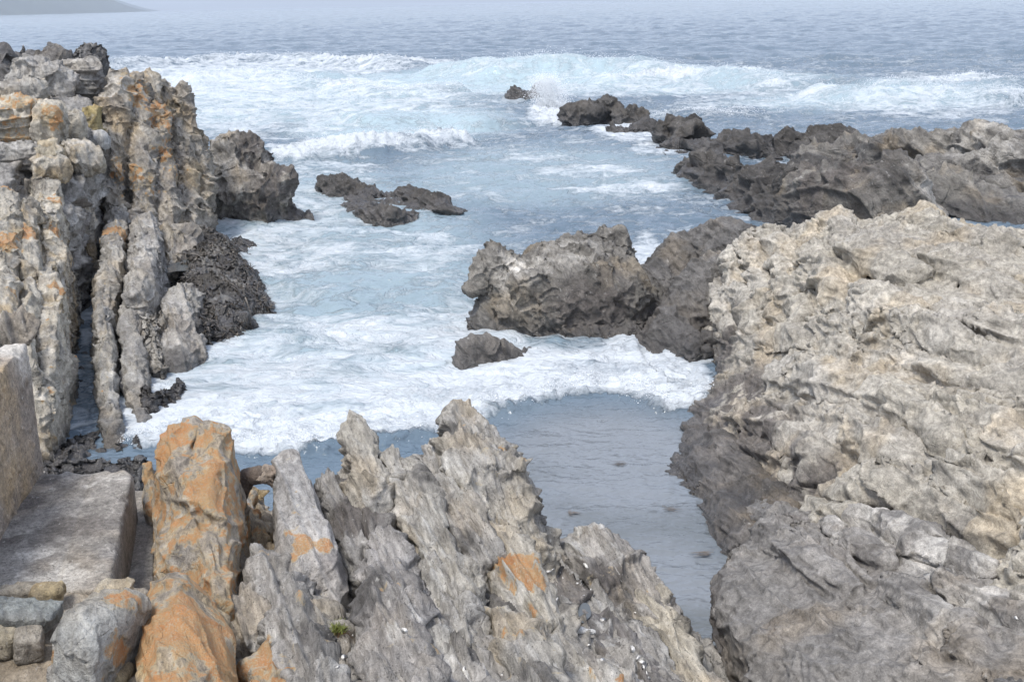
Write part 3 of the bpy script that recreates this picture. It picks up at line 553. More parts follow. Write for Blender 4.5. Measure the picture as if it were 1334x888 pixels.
class Clip:
    """a ground surface kept inside a plan outline"""
    def __init__(s, H, outline, r=.1, und=0.0):
        s.H = H; s.o = [P(a, b, c)[:2] for a, b, c in outline]; s.neg = False; s.r = r; s.und = und
    def bbox(s): return s.H.bbox()
    def f(s, X, Y, Z):
        a = s.H.f(X, Y, Z); x = X[:, :, 0]*np.ones_like(Y[:, :, 0]); yy = Y[:, :, 0]*np.ones_like(x); n = len(s.o)
        d = np.full(x.shape, 1e9); ins = np.zeros(x.shape, bool)
        for i in range(n):
            p0, p1 = s.o[i], s.o[(i+1) % n]; e = p1-p0; t = np.clip(((x-p0[0])*e[0]+(yy-p0[1])*e[1])/(e@e), 0, 1)
            d = np.minimum(d, np.hypot(x-p0[0]-t*e[0], yy-p0[1]-t*e[1]))
            c = ((p0[1] > yy) != (p1[1] > yy)) & (x < (p1[0]-p0[0])*(yy-p0[1])/(p1[1]-p0[1]+1e-12)+p0[0]); ins ^= c
        d = np.where(ins, -d, d)[:, :, None]
        d = d+s.und*np.clip(a*-1, 0, 1.2)
        q1, q2 = a+s.r, d+s.r
        return np.sqrt(np.maximum(q1, 0)**2+np.maximum(q2, 0)**2)+np.minimum(np.maximum(q1, q2), 0)-s.r
rock('rock_ledge', 'broad grey weathered rock ledge with an undercut edge over the pool', 'rock ledge',
     [Clip(G_, [(924, 742, .7), (950, 722, .75), (990, 690, .6), (1030, 660, .6), (1110, 668, .7), (1240, 735, 1.0), (1400, 790, 1.4), (1400, 960, 1.7), (1060, 960, .95), (990, 888, .85), (950, 815, .78)], .12, .18),
      Slab([(985, 655, .35, 10), (1040, 668, .62, 14), (1080, 700, .9, 14), (1150, 745, 1.06, 10)], .4, r=.1)]+[TubeOn(G_, l, o) for l, o in [([(1090, 672, 12), (1130, 688, 18), (1175, 705, 20), (1210, 722, 14)], .08), ([(1080, 690, 14), (1110, 715, 18), (1150, 742, 16)], .04), ([(1190, 725, 14), (1240, 738, 20), (1284, 752, 16)], .05), ([(1230, 770, 22), (1290, 795, 26), (1350, 820, 26)], .03), ([(1160, 770, 22), (1210, 800, 26), (1270, 850, 26)], .0), ([(1000, 700, 22), (1050, 735, 26), (1110, 770, 24)], .0)]]+[TubeOn(G_, l, o, True) for l, o in [([(1060, 690, 4), (1120, 735, 6), (1170, 760, 5), (1230, 765, 4)], .03), ([(1030, 760, 2), (1035, 800, 3)], .02), ([(1170, 850, 3), (1130, 870, 3)], .02)]],
     0.0125, dict(c0=(.245, .228, .206), c1=(.185, .174, .16), c2=(.115, .107, .099), ochre=.14), M_PALE, bed=(.3, .9, .012, .035), nrm=(.75, .26, .6), lump=.05, lump_s=.7, rough=.008, rough_s=6, pil=[(.6, .05, .08), (.25, .022, .1)], craggy=.002, cracks=[(.6, .05, .014), (.3, .03, .012)], tide=.3, tide_w=.25,
     dark=[(950, 830, .3, 60, 1), (1010, 700, .5, 50, .6), (1100, 760, .9, 60, .4)], pale=[(1150, 690, 1.0, 60, .8), (1260, 740, 1.2, 70, .8), (1300, 800, 1.4, 80, .5)], pits=.012)
for (a, b, z, s_, lab) in [(905, 462, .05, (.2, .2, .25), 'small dark wet rock washed by foam beside the pale outcrop, nearest of the group'), (893, 447, .05, (.16, .15, .16), 'small dark knob of rock furthest left in foam beside pale outcrop'), (925, 448, .12, (.2, .2, .2), 'dark wet lump of rock against the pale outcrop foot in the foam')]:
    rock('sea_rock', lab, 'rock', [Blob(a, b, z, s_, (10, 5, 20), 2.6)], .016, DARK, M_MID, 'small rocks in the foam at the outcrop foot', bed=(.1, .2, .04, .03), lump=.05, lump_s=.3, craggy=.04, rough=.03, tide=.3, tide_w=.3)
rock('weedy_rock', 'low rock covered in brown seaweed at the pool edge', 'rock', [Slab([(885, 598, .12, 14), (912, 622, .16, 16)], .5, r=.1)], .016, DARK, M_MID, bed=None, craggy=.05, rough=.05, tide=.4, lump=.03)

rock('wet_ledge', 'dark wet ledge stepping down into the calm pool under the pale outcrop', 'rock ledge', [Slab([(905, 545, .12, 12), (925, 590, .2, 18), (955, 640, .26, 22), (985, 678, .34, 20)], .5, r=.08), Slab([(935, 560, .3, 14), (985, 610, .4, 18), (1030, 650, .55, 16)], .4, r=.08), Slab([(880, 596, .02, 10), (905, 612, .1, 14), (935, 640, .08, 12)], .5, r=.06)], .018, dict(c0=(.17, .155, .14), c1=(.12, .11, .1), c2=(.07, .065, .06), ochre=.15), M_MID, bed=(.2, .7, .03, .04), nrm=(.75, .26, .6), lump=.05, facet=[(.35, .02, .08, .03, 2)], rough=.012, craggy=.01, tide=.22, tide_w=.2)

# ------------------------------------------------------------------ rocks standing in the bay
rock('boulder', 'big grey brown boulder with a pointed knob standing in the foaming bay', 'boulder',
     [Blob(742, 388, ('y', 17.9), (1.24, .9, .72), (12, -5, 5), 2.7), Slab([(668, 345, y(18.0), 18), (700, 322, y(18.4), 24), (745, 314, y(18.6), 24), (790, 316, y(18.7), 22)], .5, r=.12, crown=.4),
      Slab([(626, 338, y(17.9), 8), (642, 318, y(18.0), 13), (660, 326, y(18.1), 18), (690, 345, y(18.1), 18)], .35, r=.08, crown=.4, zb=.7), Slab([(742, 310, y(18.9), 12), (780, 303, y(18.9), 12), (800, 302, y(18.8), 12), (806, 322, y(18.6), 12)], .3, r=.06, crown=.3), Slab([(765, 352, y(17.6), 8), (778, 335, y(17.9), 9), (790, 330, y(18.2), 9)], .4, r=.06), Slab([(820, 350, y(18.1), 14), (840, 370, y(18), 16), (835, 400, y(17.7), 14)], .15, r=.1),
      Slab([(690, 425, y(17.4), 30), (740, 412, y(17.4), 40), (800, 420, y(17.4), 40)], .08, r=.15), Blob(690, 372, y(17.2), (.3, .2, .22), (0, -20, 10), 4)],
     0.02, dict(c0=(.215, .2, .175), c1=(.16, .15, .134), c2=(.09, .085, .078), ochre=.18), M_MID, bed=(.3, .8, .03, .04), lump=.10, lump_s=.7, rough=.014, rough_s=5, craggy=.014, facet=[(.62, .04, .2, .06, 1.3), (.26, .018, .15, .025, 1.3)], cracks=[(.5, .05, .015)], tide=.34, tide_w=.3, pale=[(680, 350, y(17.6), 30, 1), (745, 335, y(18), 40, .5)], dark=[(780, 420, .3, 60, .8)], pits=.03)
rock('wedge_rock', 'small dark wedge shaped rock poking from foam in front of the boulder', 'rock',
     [Slab([(607, 440, .42, 10), (640, 440, .36, 13), (670, 452, .14, 8), (690, 458, -.02, 5)], .35, r=.06, tilt=-.1)], .016, dict(c0=(.21, .2, .185), c1=(.15, .14, .13), c2=(.08, .075, .07), ochre=.05), M_MID, bed=(.2, .7, .02, .035), lump=.04, lump_s=.5, craggy=.004, rough=.012, facet=[(.4, .02, .2, .03, 2)], tide=.15, tide_w=.2)
RK = dict(bed=(.2, .5, .03, .04), lump=.08, lump_s=.5, craggy=.045, rough=.03, rough_s=4, facet=[(.5, .06, .25, .05, 1.4), (.2, .03, .2, .03, 1.3)], tide=.25, tide_w=.3)
for lab, pr in [('low black jagged reef end nearest the white breaker', [Slab([(426, 232, .42, 8), (445, 230, .5, 12), (462, 236, .42, 12), (480, 246, .26, 12)], .5, r=.06, crown=.2)]),
                ('low flat black reef awash in the middle of the bay', [Slab([(458, 262, .22, 10), (480, 270, .24, 14), (510, 276, .24, 12), (540, 276, .12, 8)], .5, r=.06), Slab([(470, 254, .12, 14), (520, 262, .14, 20), (570, 270, .12, 14)], .6, r=.05), Slab([(520, 244, .25, 7), (545, 250, .34, 14), (560, 254, .34, 10)], .3, r=.07), Slab([(560, 256, .34, 8), (578, 264, .28, 9), (594, 274, .14, 8)], .5, r=.05), Slab([(500, 248, .18, 8), (525, 252, .2, 8)], .5, r=.05)])]:
    rock('reef_rock', lab, 'reef rock', pr, .026, DARK, M_MID, 'low reef in the middle of the bay', **RK)
rock('sea_stack', 'small dark forked rock far out beside the tall spray', 'rock', [Slab([(666, 124, y(63), 11), (688, 121, y(63), 18), (708, 127, y(63), 11)], .4, r=.2), Slab([(672, 108, y(63), 7), (682, 122, y(63), 10)], .2, r=.1), Slab([(700, 110, y(63), 8), (690, 124, y(63), 10)], .2, r=.1)], .06, DARK, M_FAR, bed=(.3, .8, .15, .1), lump=.15, craggy=.06, rough=.05, rough_s=2, facet=[(.8, .1, .3, .08, 1.4)], tide=.6, tide_w=.4)
FARK = dict(bed=(.4, 1.0, .06, .08), lump=.2, craggy=.07, rough=.05, rough_s=2.2, facet=[(1.0, .13, .34, .1, 1.6), (.42, .07, .28, .05, 1.4)], tide=.4, tide_w=.35, pits=.03)
rock('sea_stack', 'flat sided dark block of rock at the seaward end of far reef', 'rock', [Slab([(745, 140, y(49), 13), (775, 138, y(49), 20), (800, 140, y(49), 10)], .03, r=.15), Blob(795, 140, y(49.5), (.6, .6, .5))], .045, DARK, M_FAR, 'rocks of the far reef', **FARK)
rock('sea_stack', 'dark craggy hump next to flat sided block on far reef', 'rock', [Slab([(812, 142, y(48), 10), (828, 140, y(48), 10), (845, 158, y(47), 8)], .35, r=.2), Slab([(800, 160, .5, 12), (845, 164, .3, 10)], .3)], .045, DARK, M_FAR, 'rocks of the far reef', **FARK)
rock('far_reef', 'long dark craggy reef running out from the far right bank', 'reef',
     [Slab([(890, 205, y(38.5), 22), (950, 208, y(37.5), 30), (1050, 215, y(36), 34)], .35, r=.25), Slab([(985, 190, y(38.5), 14), (1040, 185, y(38), 18), (1080, 195, y(36), 24)], .35, r=.25), Slab([(868, 150, y(42), 8), (885, 150, y(42), 12), (900, 165, y(41), 14)], .25, r=.2), Slab([(870, 180, y(40), 14), (905, 178, y(40), 20), (960, 175, y(39), 24), (985, 178, y(38), 20)], .3, r=.25), Slab([(895, 200, .7, 12), (960, 205, .9, 16), (1000, 220, .8, 16)], .5, r=.2),
      Slab([(1000, 172, y(38.5), 12), (1050, 168, y(38), 16), (1100, 178, y(37), 20)], .3, r=.2), Slab([(960, 225, .55, 20), (1010, 235, .8, 20), (1050, 215, 1.3, 24)], .5, r=.2), Slab([(985, 248, .2, 10), (1020, 250, .35, 12)], .5, r=.1)],
     .042, DARK, M_FAR, **FARK)
rock('far_bank', 'tall grey brown rock bank behind the pale outcrop', 'rock bank',
     [Slab([(1060, 190, y(34), 22), (1110, 180, y(33), 22), (1150, 178, y(32.5), 22)], .35, r=.3), Slab([(1040, 225, 1.1, 16), (1100, 215, 1.6, 26), (1160, 205, 1.9, 26)], .35, r=.25), Slab([(1150, 182, y(31.5), 20), (1210, 177, y(31), 22), (1260, 175, y(30.5), 24)], .3, r=.3), Slab([(1265, 168, y(30), 18), (1310, 170, y(29.5), 24), (1400, 172, y(29), 30)], .25, r=.3),
      Slab([(1190, 205, y(29), 22), (1250, 195, y(28.7), 24), (1334, 190, y(28.4), 26), (1400, 190, y(28.4), 26)], .22, r=.25), Slab([(1120, 232, y(28.6), 20), (1200, 240, y(27.2), 24), (1270, 246, y(26.4), 26), (1345, 252, y(25.8), 28)], .25, r=.25), Slab([(1215, 250, y(28), 16), (1270, 240, y(27.5), 18), (1334, 230, y(27), 20)], .2, r=.2), Slab([(1200, 225, y(27.8), 9), (1225, 262, y(27.2), 14)], .15, r=.15), Slab([(1165, 225, y(29), 14), (1190, 260, y(28.4), 12)], .3, r=.2)],
     .036, dict(c0=(.225, .21, .185), c1=(.16, .15, .137), c2=(.08, .076, .072), ochre=.22), M_FAR, bed=(.55, 1.6, .08, .12), nrm=(.7, .25, .55), lump=.2, lump_s=1.5, craggy=.03, rough=.04, rough_s=2.2, facet=[(1.2, .09, .22, .12, 2.0), (.45, .04, .2, .05, 1.8)], tide=.55, tide_w=.4, pale=[(1200, 262, 1.0, 40, .9), (1290, 180, y(29), 60, .5)], dark=[(1100, 225, 1.4, 90, .8), (1060, 200, 1.4, 70, .8)], pits=.07)

# ------------------------------------------------------------------ the left bank
LN = (0.92, 0.32, 0.12)
LK = dict(nrm=LN, bed=(.2, .6, .022, .045), lump=.03, lump_s=.8, rough=.012, rough_s=5, craggy=.008, facet=[(.40, .016, .09, .04, 2.2), (.16, .008, .08, .012, 1.8)], tide=.12, tide_w=.15, wth=.45, cracks=[(.45, .05, .015)], warp=.08, soften=(1, .25))
rock('rock_rib', 'narrow pale upright rib with orange patch along the wet channel', 'rock rib',
     [Slab([(152, 580, .05, 6.5), (143, 530, .22, 7.9), (136, 480, .42, 9.4), (134, 420, .64, 10.1), (138, 370, .84, 10.8), (147, 318, 1.08, 12.2), (152, 262, 1.35, 10.8)], .04, r=.07, crown=.25)], .018, PALE, M_MID, lichen=[(146, 312, 1.0, 22, 1.0)], **{**LK, 'bed': (.2, .5, .05, .05)})
rock('rock_rib', 'grey weathered rib just right of the pale upright rib', 'rock rib',
     [Slab([(188, 570, .0, 8), (176, 500, .22, 10), (171, 440, .45, 11), (171, 390, .7, 12), (180, 335, .92, 13), (188, 280, 1.25, 15)], .08, r=.07, crown=.3), Slab([(192, 300, 1.2, 12), (185, 350, 1.05, 13), (175, 378, .9, 10)], .1, r=.08)], .018, GREY, M_MID, pale=[(190, 330, 1.1, 40, .9)], **LK)
rock('rock_knuckle', 'knobbly pale lump of rock between grey rib and weedy shelf', 'rock', [Slab([(205, 470, .25, 10), (195, 420, .55, 11), (185, 395, .65, 9)], .2, r=.08, crown=.4), Blob(208, 420, .5, (.16, .16, .16))], .018, PALE, M_MID, **{**LK, 'craggy': .05})
rock('rock_lump', 'smooth grey rounded rock at the edge of the white foam', 'rock', [Slab([(232, 452, .32, 18), (226, 405, .62, 20), (238, 370, .7, 16)], .22, r=.12, crown=.35), Slab([(240, 455, .25, 14), (245, 430, .35, 12)], .3, r=.12)], .018, GREY, M_MID, pale=[(232, 430, .55, 18, 1)], **{**LK, 'bed': (.25, .45, .05, .045)})
rock('rock_crag', 'tall leaning brown grey crag, highest beside the bay', 'crag',
     [Slab([(150, 275, y(22.6), 11), (148, 225, y(23.2), 12), (148, 160, y(24.0), 13), (150, 104, y(24.7), 12), (152, 92, y(25), 9)], .03, r=.08, crown=.3), Slab([(188, 290, y(22.6), 13), (182, 225, y(23.4), 14), (178, 150, y(24.6), 13), (172, 106, y(25.4), 10)], .06, r=.1, crown=.4),
      Slab([(218, 295, y(23), 13), (212, 235, y(23.8), 14), (204, 180, y(24.6), 13), (196, 120, y(25.6), 12), (196, 94, y(26), 9)], .07, r=.1, crown=.4), Slab([(243, 285, y(24), 12), (238, 235, y(24.8), 14), (232, 180, y(25.6), 12), (220, 120, y(26.3), 10), (216, 106, y(26.4), 7)], .06, r=.1, crown=.4),
      Slab([(160, 290, y(23.4), 20), (185, 260, y(24.2), 34), (200, 190, y(25.2), 34), (200, 120, y(26.2), 24)], .1, r=.2), Slab([(262, 285, y(24.6), 7), (258, 220, y(25.6), 9), (256, 180, y(26.3), 6)], .04, r=.1), Slab([(236, 114, y(26.4), 5), (245, 148, y(26.2), 8), (250, 175, y(26), 9)], .05, r=.06), Slab([(230, 330, y(21.5), 18), (235, 300, y(22.4), 20)], .3, r=.12),
      Slab([(190, 165, y(24.0), 6), (215, 192, y(24.0), 8), (240, 218, y(24.2), 6)], .0, r=.05, zb=2.0, neg=True)],
     .024, dict(c0=(.385, .345, .285), c1=(.29, .265, .235), c2=(.14, .13, .12), ochre=.45), M_MID, lichen=[(175, 130, y(25), 30, .6), (215, 150, y(25), 30, .6), (225, 200, y(24.5), 28, .55), (165, 220, y(23.2), 26, .5), (200, 235, y(23.2), 25, .45)], pale=[(150, 240, 1.8, 24, .9), (150, 130, y(24.6), 26, .6)], k=.03,
     **{**LK, 'craggy': .018, 'lump': .09, 'bed': (.3, .8, .05, .08), 'nrm': (.80, .28, .5), 'pits': .012, 'facet': [(.75, .045, .18, .09, 2.2), (.3, .025, .18, .04, 1.8)]})
rock('sea_rock', 'large rounded dome of grey rock with a black seaward side', 'boulder',
     [Slab([(300, 178, y(28.3), 13), (318, 186, y(28.3), 20), (346, 220, y(28), 22), (374, 252, y(27.8), 17), (396, 276, y(27.8), 9)], .36, r=.25, crown=.3), Blob(333, 258, y(27.8), (.95, .7, .8)), Blob(300, 236, y(28), (.4, .5, .9))],
     .032, dict(c0=(.38, .345, .29), c1=(.29, .27, .24), c2=(.16, .15, .135), ochre=.3), M_MID, dark=[(380, 250, y(27.5), 45, 1), (345, 195, y(28.5), 40, .9), (330, 290, .2, 50, .8)], **{**LK, 'craggy': .025, 'lump': .14, 'tide': .3, 'pits': .02, 'bed': (.35, .9, .04, .06), 'facet': [(.8, .07, .25, .06, 1.6), (.34, .04, .22, .03, 1.4)]})
shelf = rock('weedy_shelf', 'low rock shelf matted with brown seaweed beside the surf', 'rock shelf',
     [Slab([(285, 415, .30, 26), (290, 370, .55, 32), (275, 325, .6, 34), (255, 300, .66, 28)], .6, r=.12, crown=.15), Slab([(250, 420, .38, 16), (245, 380, .5, 14)], .4, r=.1), Slab([(310, 330, .1, 14), (320, 320, .05, 10)], .6, r=.08)],
     .022, DARK, M_MID, **{**LK, 'craggy': .08, 'tide': .5, 'lump': .1})
rock('sea_rock', 'small weedy rock awash beyond the seaweed shelf', 'rock', [Blob(308, 320, .05, (.3, .3, .2)), Blob(322, 322, 0, (.16, .2, .12))], .024, DARK, M_MID, **{**LK, 'craggy': .07, 'tide': .5})
rock('sea_rock', 'wet dark jumble of rock where foam meets the ribs', 'rock', [Slab([(205, 520, .15, 12), (225, 500, .18, 12), (235, 495, .1, 8)], .4, r=.08), Slab([(188, 500, .35, 9), (195, 530, .15, 9)], .2, r=.05)], .018, DARK, M_MID, **{**LK, 'craggy': .05, 'tide': .4})
# channel floor
rock('channel_bed', 'wet dark rock bed along the narrow tidal channel', 'rock bed', [Slab([(110, 600, -.09, 40), (100, 500, -.09, 30), (105, 400, -.07, 22), (112, 330, -.05, 20), (116, 270, .05, 18)], .3, r=.04, crown=0), Slab([(80, 600, .14, 14), (105, 575, .1, 16), (122, 560, .06, 10)], .3, r=.05), Slab([(88, 520, .06, 6), (96, 460, .05, 6)], .3, r=.04), Slab([(66, 606, .16, 20), (110, 598, .13, 20), (150, 606, .14, 18), (182, 598, .16, 14)], .4, r=.05), Slab([(160, 580, .06, 10), (185, 570, .1, 10)], .4, r=.05), Slab([(165, 640, .55, 22), (182, 610, .12, 14)], .3)], .02, DARK, M_MID, **{**LK, 'tide': .5, 'craggy': .06, 'lump': .09, 'lump_s': .45})
# the ribs left of the channel
LP = dict(c0=(.47, .425, .345), c1=(.39, .36, .305), c2=(.27, .235, .19), ochre=.6)
def left_rib(lab, pts, pal=LP, lich=(), la=0.0, **kw):
    a = {**LK, 'lump': .035, 'lich_all': la+.08, **kw}
    return rock('rock_rib', lab, 'rock rib', [Slab(pts, .05, r=.09, crown=.4)], .02, pal, M_MID, 'ribs left of the channel', lichen=lich, **a)
left_rib('smooth pale grey rib falling into the channel beside the concrete wall', [(49, 575, .35, 9.9), (50, 520, .75, 12.6), (54, 470, 1.05, 13.5), (57, 420, 1.25, 15.3), (60, 370, 1.45, 15.3), (57, 345, 1.5, 10.8)], lich=[(76, 372, 1.45, 12, 1)], bed=(.24, .8, .04, .05))
left_rib('short pale rib with a rounded grey head above the wall', [(29, 470, 1.15, 9.9), (31, 420, 1.4, 9.9), (33, 365, 1.6, 9.9)], bed=(.24, .8, .04, .05))
left_rib('fat pale rib with rusty top next to the concrete wall', [(-3, 430, 1.5, 16.2), (3, 380, 1.7, 16.2), (8, 350, 1.78, 13.5)], lich=[(25, 370, 1.75, 14, .8)])
left_rib('rust stained rib behind the smooth pale rib', [(35, 345, 1.65, 11.7), (34, 300, 1.95, 12.6), (33, 262, 2.15, 12.6)], lich=[(40, 300, 1.95, 26, .75)])
left_rib('broken blocky rib with white patches above the channel', [(67, 340, 1.45, 11.7), (64, 300, 1.75, 13.5), (61, 255, 2.05, 14.4), (57, 225, 2.3, 13.5)], lich=[(88, 300, 1.7, 20, .7), (75, 260, 2.0, 22, .5)], craggy=.03, pale=[(68, 285, 1.8, 18, 1)])
left_rib('darker rib edge overhanging the channel water', [(81, 335, 1.0, 6.3), (84, 290, 1.35, 7.2), (88, 255, 1.6, 7.2)], GREY)
left_rib('orange crusted rib at the picture edge below the block', [(-1, 340, 1.8, 19.8), (1, 290, 2.1, 21.6), (3, 245, 2.4, 19.8)], lich=[(8, 300, 2.1, 30, .9), (15, 240, 2.4, 24, 1.0)], craggy=.02)
left_rib('knobbly yellowish rib head under the white boulder', [(99, 245, 1.9, 11.7), (97, 225, 2.1, 10.8)], lich=[(104, 235, 2.05, 12, .4)], craggy=.02)
rock('rock_mass', 'dark layered rock mass behind the loose blocks', 'rock mass', [Slab([(30, 260, y(19.8), 56), (36, 200, y(21.6), 58), (46, 140, y(23.4), 58), (58, 100, y(25.6), 48)], .04, r=.2), Slab([(104, 215, y(21.6), 8), (106, 160, y(23), 12), (106, 125, y(24.5), 14)], .02, r=.1), Slab([(-30, 260, y(19), 40), (-30, 150, y(22), 50)], .2)], .032, GREY, M_MID, **{**LK, 'bed': (.3, .8, .08, .1), 'nrm': (.25, -.15, .95), 'facet': [(.7, .06, .2, .06, 1.6)]})
def block(lab, px, py, yy_, size, rot, pal=LP, pw=4.5, lich=(), la=0.0, **kw):
    a = {**LK, 'lump': .05, 'lump_s': .6, 'tide': None, 'craggy': .006, 'bed': (.24, .7, .02, .03), 'facet': [(.4, .03, .16, .03, 1.3)], **kw}
    return rock('rock_block', lab, 'rock block', [Blob(px, py, y(yy_), size, rot, pw)], .022, pal, M_MID, 'blocks perched on the left bank', lichen=lich, lich_all=la, **a)
block('orange stained layered block at the picture edge', 25, 157, 21.6, (.36, .4, .38), (5, 4, 8), la=.45, bed=(.16, 3, .07, .08), nrm=(0, -.3, .95))
block('tall rounded block with a rusty right face', 64, 162, 21.5, (.27, .4, .44), (0, 6, 10), lich=[(74, 150, y(21.2), 18, .8)], pw=3.2)
block('squat tan block under the tall rusty block', 66, 199, 21.0, (.27, .35, .16), (0, 8, 10), pw=3.5, pal=dict(c0=(.45, .39, .27), c1=(.4, .36, .28), c2=(.3, .26, .2), ochre=.4))
block('rounded grey white block stacked below the squat tan one', 66, 221, 20.5, (.30, .35, .2), (0, 5, 15), pw=3)
block('upright yellow brown slab beside the deep cleft', 120, 159, 23.4, (.17, .2, .30), (0, 2, 0), pal=dict(c0=(.34, .27, .12), c1=(.3, .25, .14), c2=(.22, .19, .12), ochre=.6), pw=6, lump=.02, bed=None)
block('white angular block wedged under the yellow slab', 125, 187, 22.8, (.18, .2, .14), (0, -10, 20), pw=4, pal=dict(c0=(.5, .49, .46), c1=(.45, .44, .42), c2=(.36, .35, .33), ochre=.02))
block('big pale boulder leaning over the dark cleft', 108, 207, 21.4, (.26, .32, .36), (8, -25, 20), pw=3, pale=[(100, 200, y(21.2), 24, .9)])
block('pale broken block behind the tall rusty block', 92, 165, 22.4, (.22, .3, .3), (0, 10, 30), pw=3.2)
block('dark thin bedded block shading a gap at the picture edge', 20, 205, 20.8, (.4, .3, .22), (0, -4, 10), pal=GREY, bed=(.08, 1.5, .06, .05), nrm=(0, -.2, .97))
block('long grey sloping slab on the bank top', 55, 105, 24.5, (.62, .5, .42), (0, 24, 10), GREY, 3, lump=.12, pale=[(45, 100, y(24), 30, .5)])
block('buff knobbly block under the grey sloping slab', 30, 122, 23.2, (.5, .4, .28), (0, -12, 0), PALE, 3, craggy=.02)
block('dark squared block crowning the bank', 73, 85, 27, (.36, .4, .34), (0, -8, 10), dict(c0=(.2, .175, .14), c1=(.16, .15, .14), c2=(.1, .095, .09), ochre=.3), 4)
block('stack of grey layered rock beside the cleft', 105, 118, 25.5, (.42, .5, .62), (0, 10, 5), GREY, 4, bed=(.14, 1.0, .08, .09), nrm=(.2, -.25, .93))
block('dark grey hump of rock sloping down to the surf', 112, 100, 28.5, (.5, .6, .8), (0, 25, 0), dict(c0=(.17, .165, .16), c1=(.13, .125, .12), c2=(.08, .08, .08), ochre=.05), 2.6, craggy=.08)
for lab, pr in [('dark wet crag with white runoff far along the shore at the edge', [Slab([(0, 90, y(36), 14), (10, 78, y(36), 12)], .25, r=.2), Slab([(-20, 80, y(36), 20), (0, 66, y(37), 14)], .3, r=.2)]),
                ('far dark crag with a split double summit', [Slab([(22, 70, y(40), 8), (30, 56, y(40), 8), (38, 68, y(40), 10), (50, 76, y(39), 12)], .25, r=.2)]),
                ('far dark crag with a rounded single summit', [Slab([(62, 72, y(41), 8), (66, 58, y(41), 7), (76, 72, y(40), 10), (92, 86, y(39), 10)], .3, r=.2)])]:
    rock('far_crag', lab, 'crag', pr+[Slab([(20, 110, y(34), 60), (60, 105, y(35), 50)], .3)] if 'edge' in lab else pr, .06, dict(c0=(.17, .16, .15), c1=(.13, .125, .12), c2=(.08, .08, .08), ochre=.1), M_FAR, 'crags far along the left shore', bed=(.4, 1.2, .1, .1), nrm=(.5, .2, .8), lump=.25, craggy=.06, rough=.05, rough_s=2, tide=None, facet=[(1.0, .14, .34, .1, 1.4), (.42, .07, .28, .05, 1.4)])

# ------------------------------------------------------------------ the near rocks
NK = dict(nrm=(.90, .33, .28), bed=(.085, .5, .026, .065), lump=.04, lump_s=.5, rough=.008, rough_s=7, craggy=.003, facet=[(.28, .022, .13, .065, 3.6), (.10, .006, .08, .018, 3.4)], wth=.8, warp=.07, soften=(1, .2), bed2=((.93, .34, .10), .042, .4, .010, .022), tide=.1, tide_w=.1)
BED_ = Height([(300, 640, 0.50), (380, 600, 0.20), (400, 590, -.1), (500, 590, -.3), (620, 580, -.4), (690, 640, -.4), (730, 690, -.4), (880, 780, -.4), (905, 840, -.4), (985, 888, -.45), (1000, 800, -.8), (340, 700, 0.63), (450, 700, 0.81), (335, 760, 0.76), (455, 660, 0.71), (440, 800, 1.18), (560, 700, 1.08), (630, 680, 0.93), (700, 730, 0.88), (760, 740, 0.85), (820, 800, 0.73), (560, 800, 1.28), (660, 830, 1.18), (745, 800, 0.85), (760, 850, 0.98), (840, 870, 0.75), (500, 888, 1.38), (335, 820, 0.86), (340, 888, 1.23), (640, 900, 1.28), (760, 920, 1.03), (900, 930, 0.50), (190, 650, 0.81), (180, 760, 1.01), (200, 900, 1.21)], [(-2.6, 9.6, -.2), (-.5, 10.5, -.6), (-3, 5, 1.2), (0, 4.5, 1.3), (1.5, 5, .5)], zb=-.4, lo=(-2.4, 4.6, -.4), hi=(2.0, 10.4, 1.9))
rock('bedrock', 'worn dark grey bedrock showing between the near slabs', 'bedrock', [BED_], .015, dict(c0=(.32, .30, .27), c1=(.24, .225, .205), c2=(.14, .13, .12), ochre=.15), M_SPLIT, **{**NK, 'craggy': .012, 'lump': .07, 'bed': (.09, .4, .03, .04), 'facet': [(.3, .03, .2, .03, 2.6), (.12, .015, .14, .015, 2.6)]})
def slab(lab, pts, pal=GREY, lean=(-.1, 0), taper=.12, r=.022, crown=.12, tilt=0.0, lich=(), la=0.0, extra=(), name='rock_slab', cat='rock slab', **kw):
    return rock(name, lab, cat, [Slab([(a_, b_, c_, w_*1.13) for a_, b_, c_, w_ in pts], taper, lean, r, crown, tilt, zb=max(.15, min(q_[2] for q_ in pts)-.75))]+list(extra), .0115, pal, kw.pop('mat', M_SPLIT), 'near slabs', lichen=lich, lich_all=la, **{**NK, **kw})
NKO = {k_: v_ for k_, v_ in NK.items() if k_ not in ('wth', 'bed2', 'soften')}
ORP = dict(c0=(.38, .305, .21), c1=(.30, .26, .21), c2=(.18, .155, .13), ochre=.85)
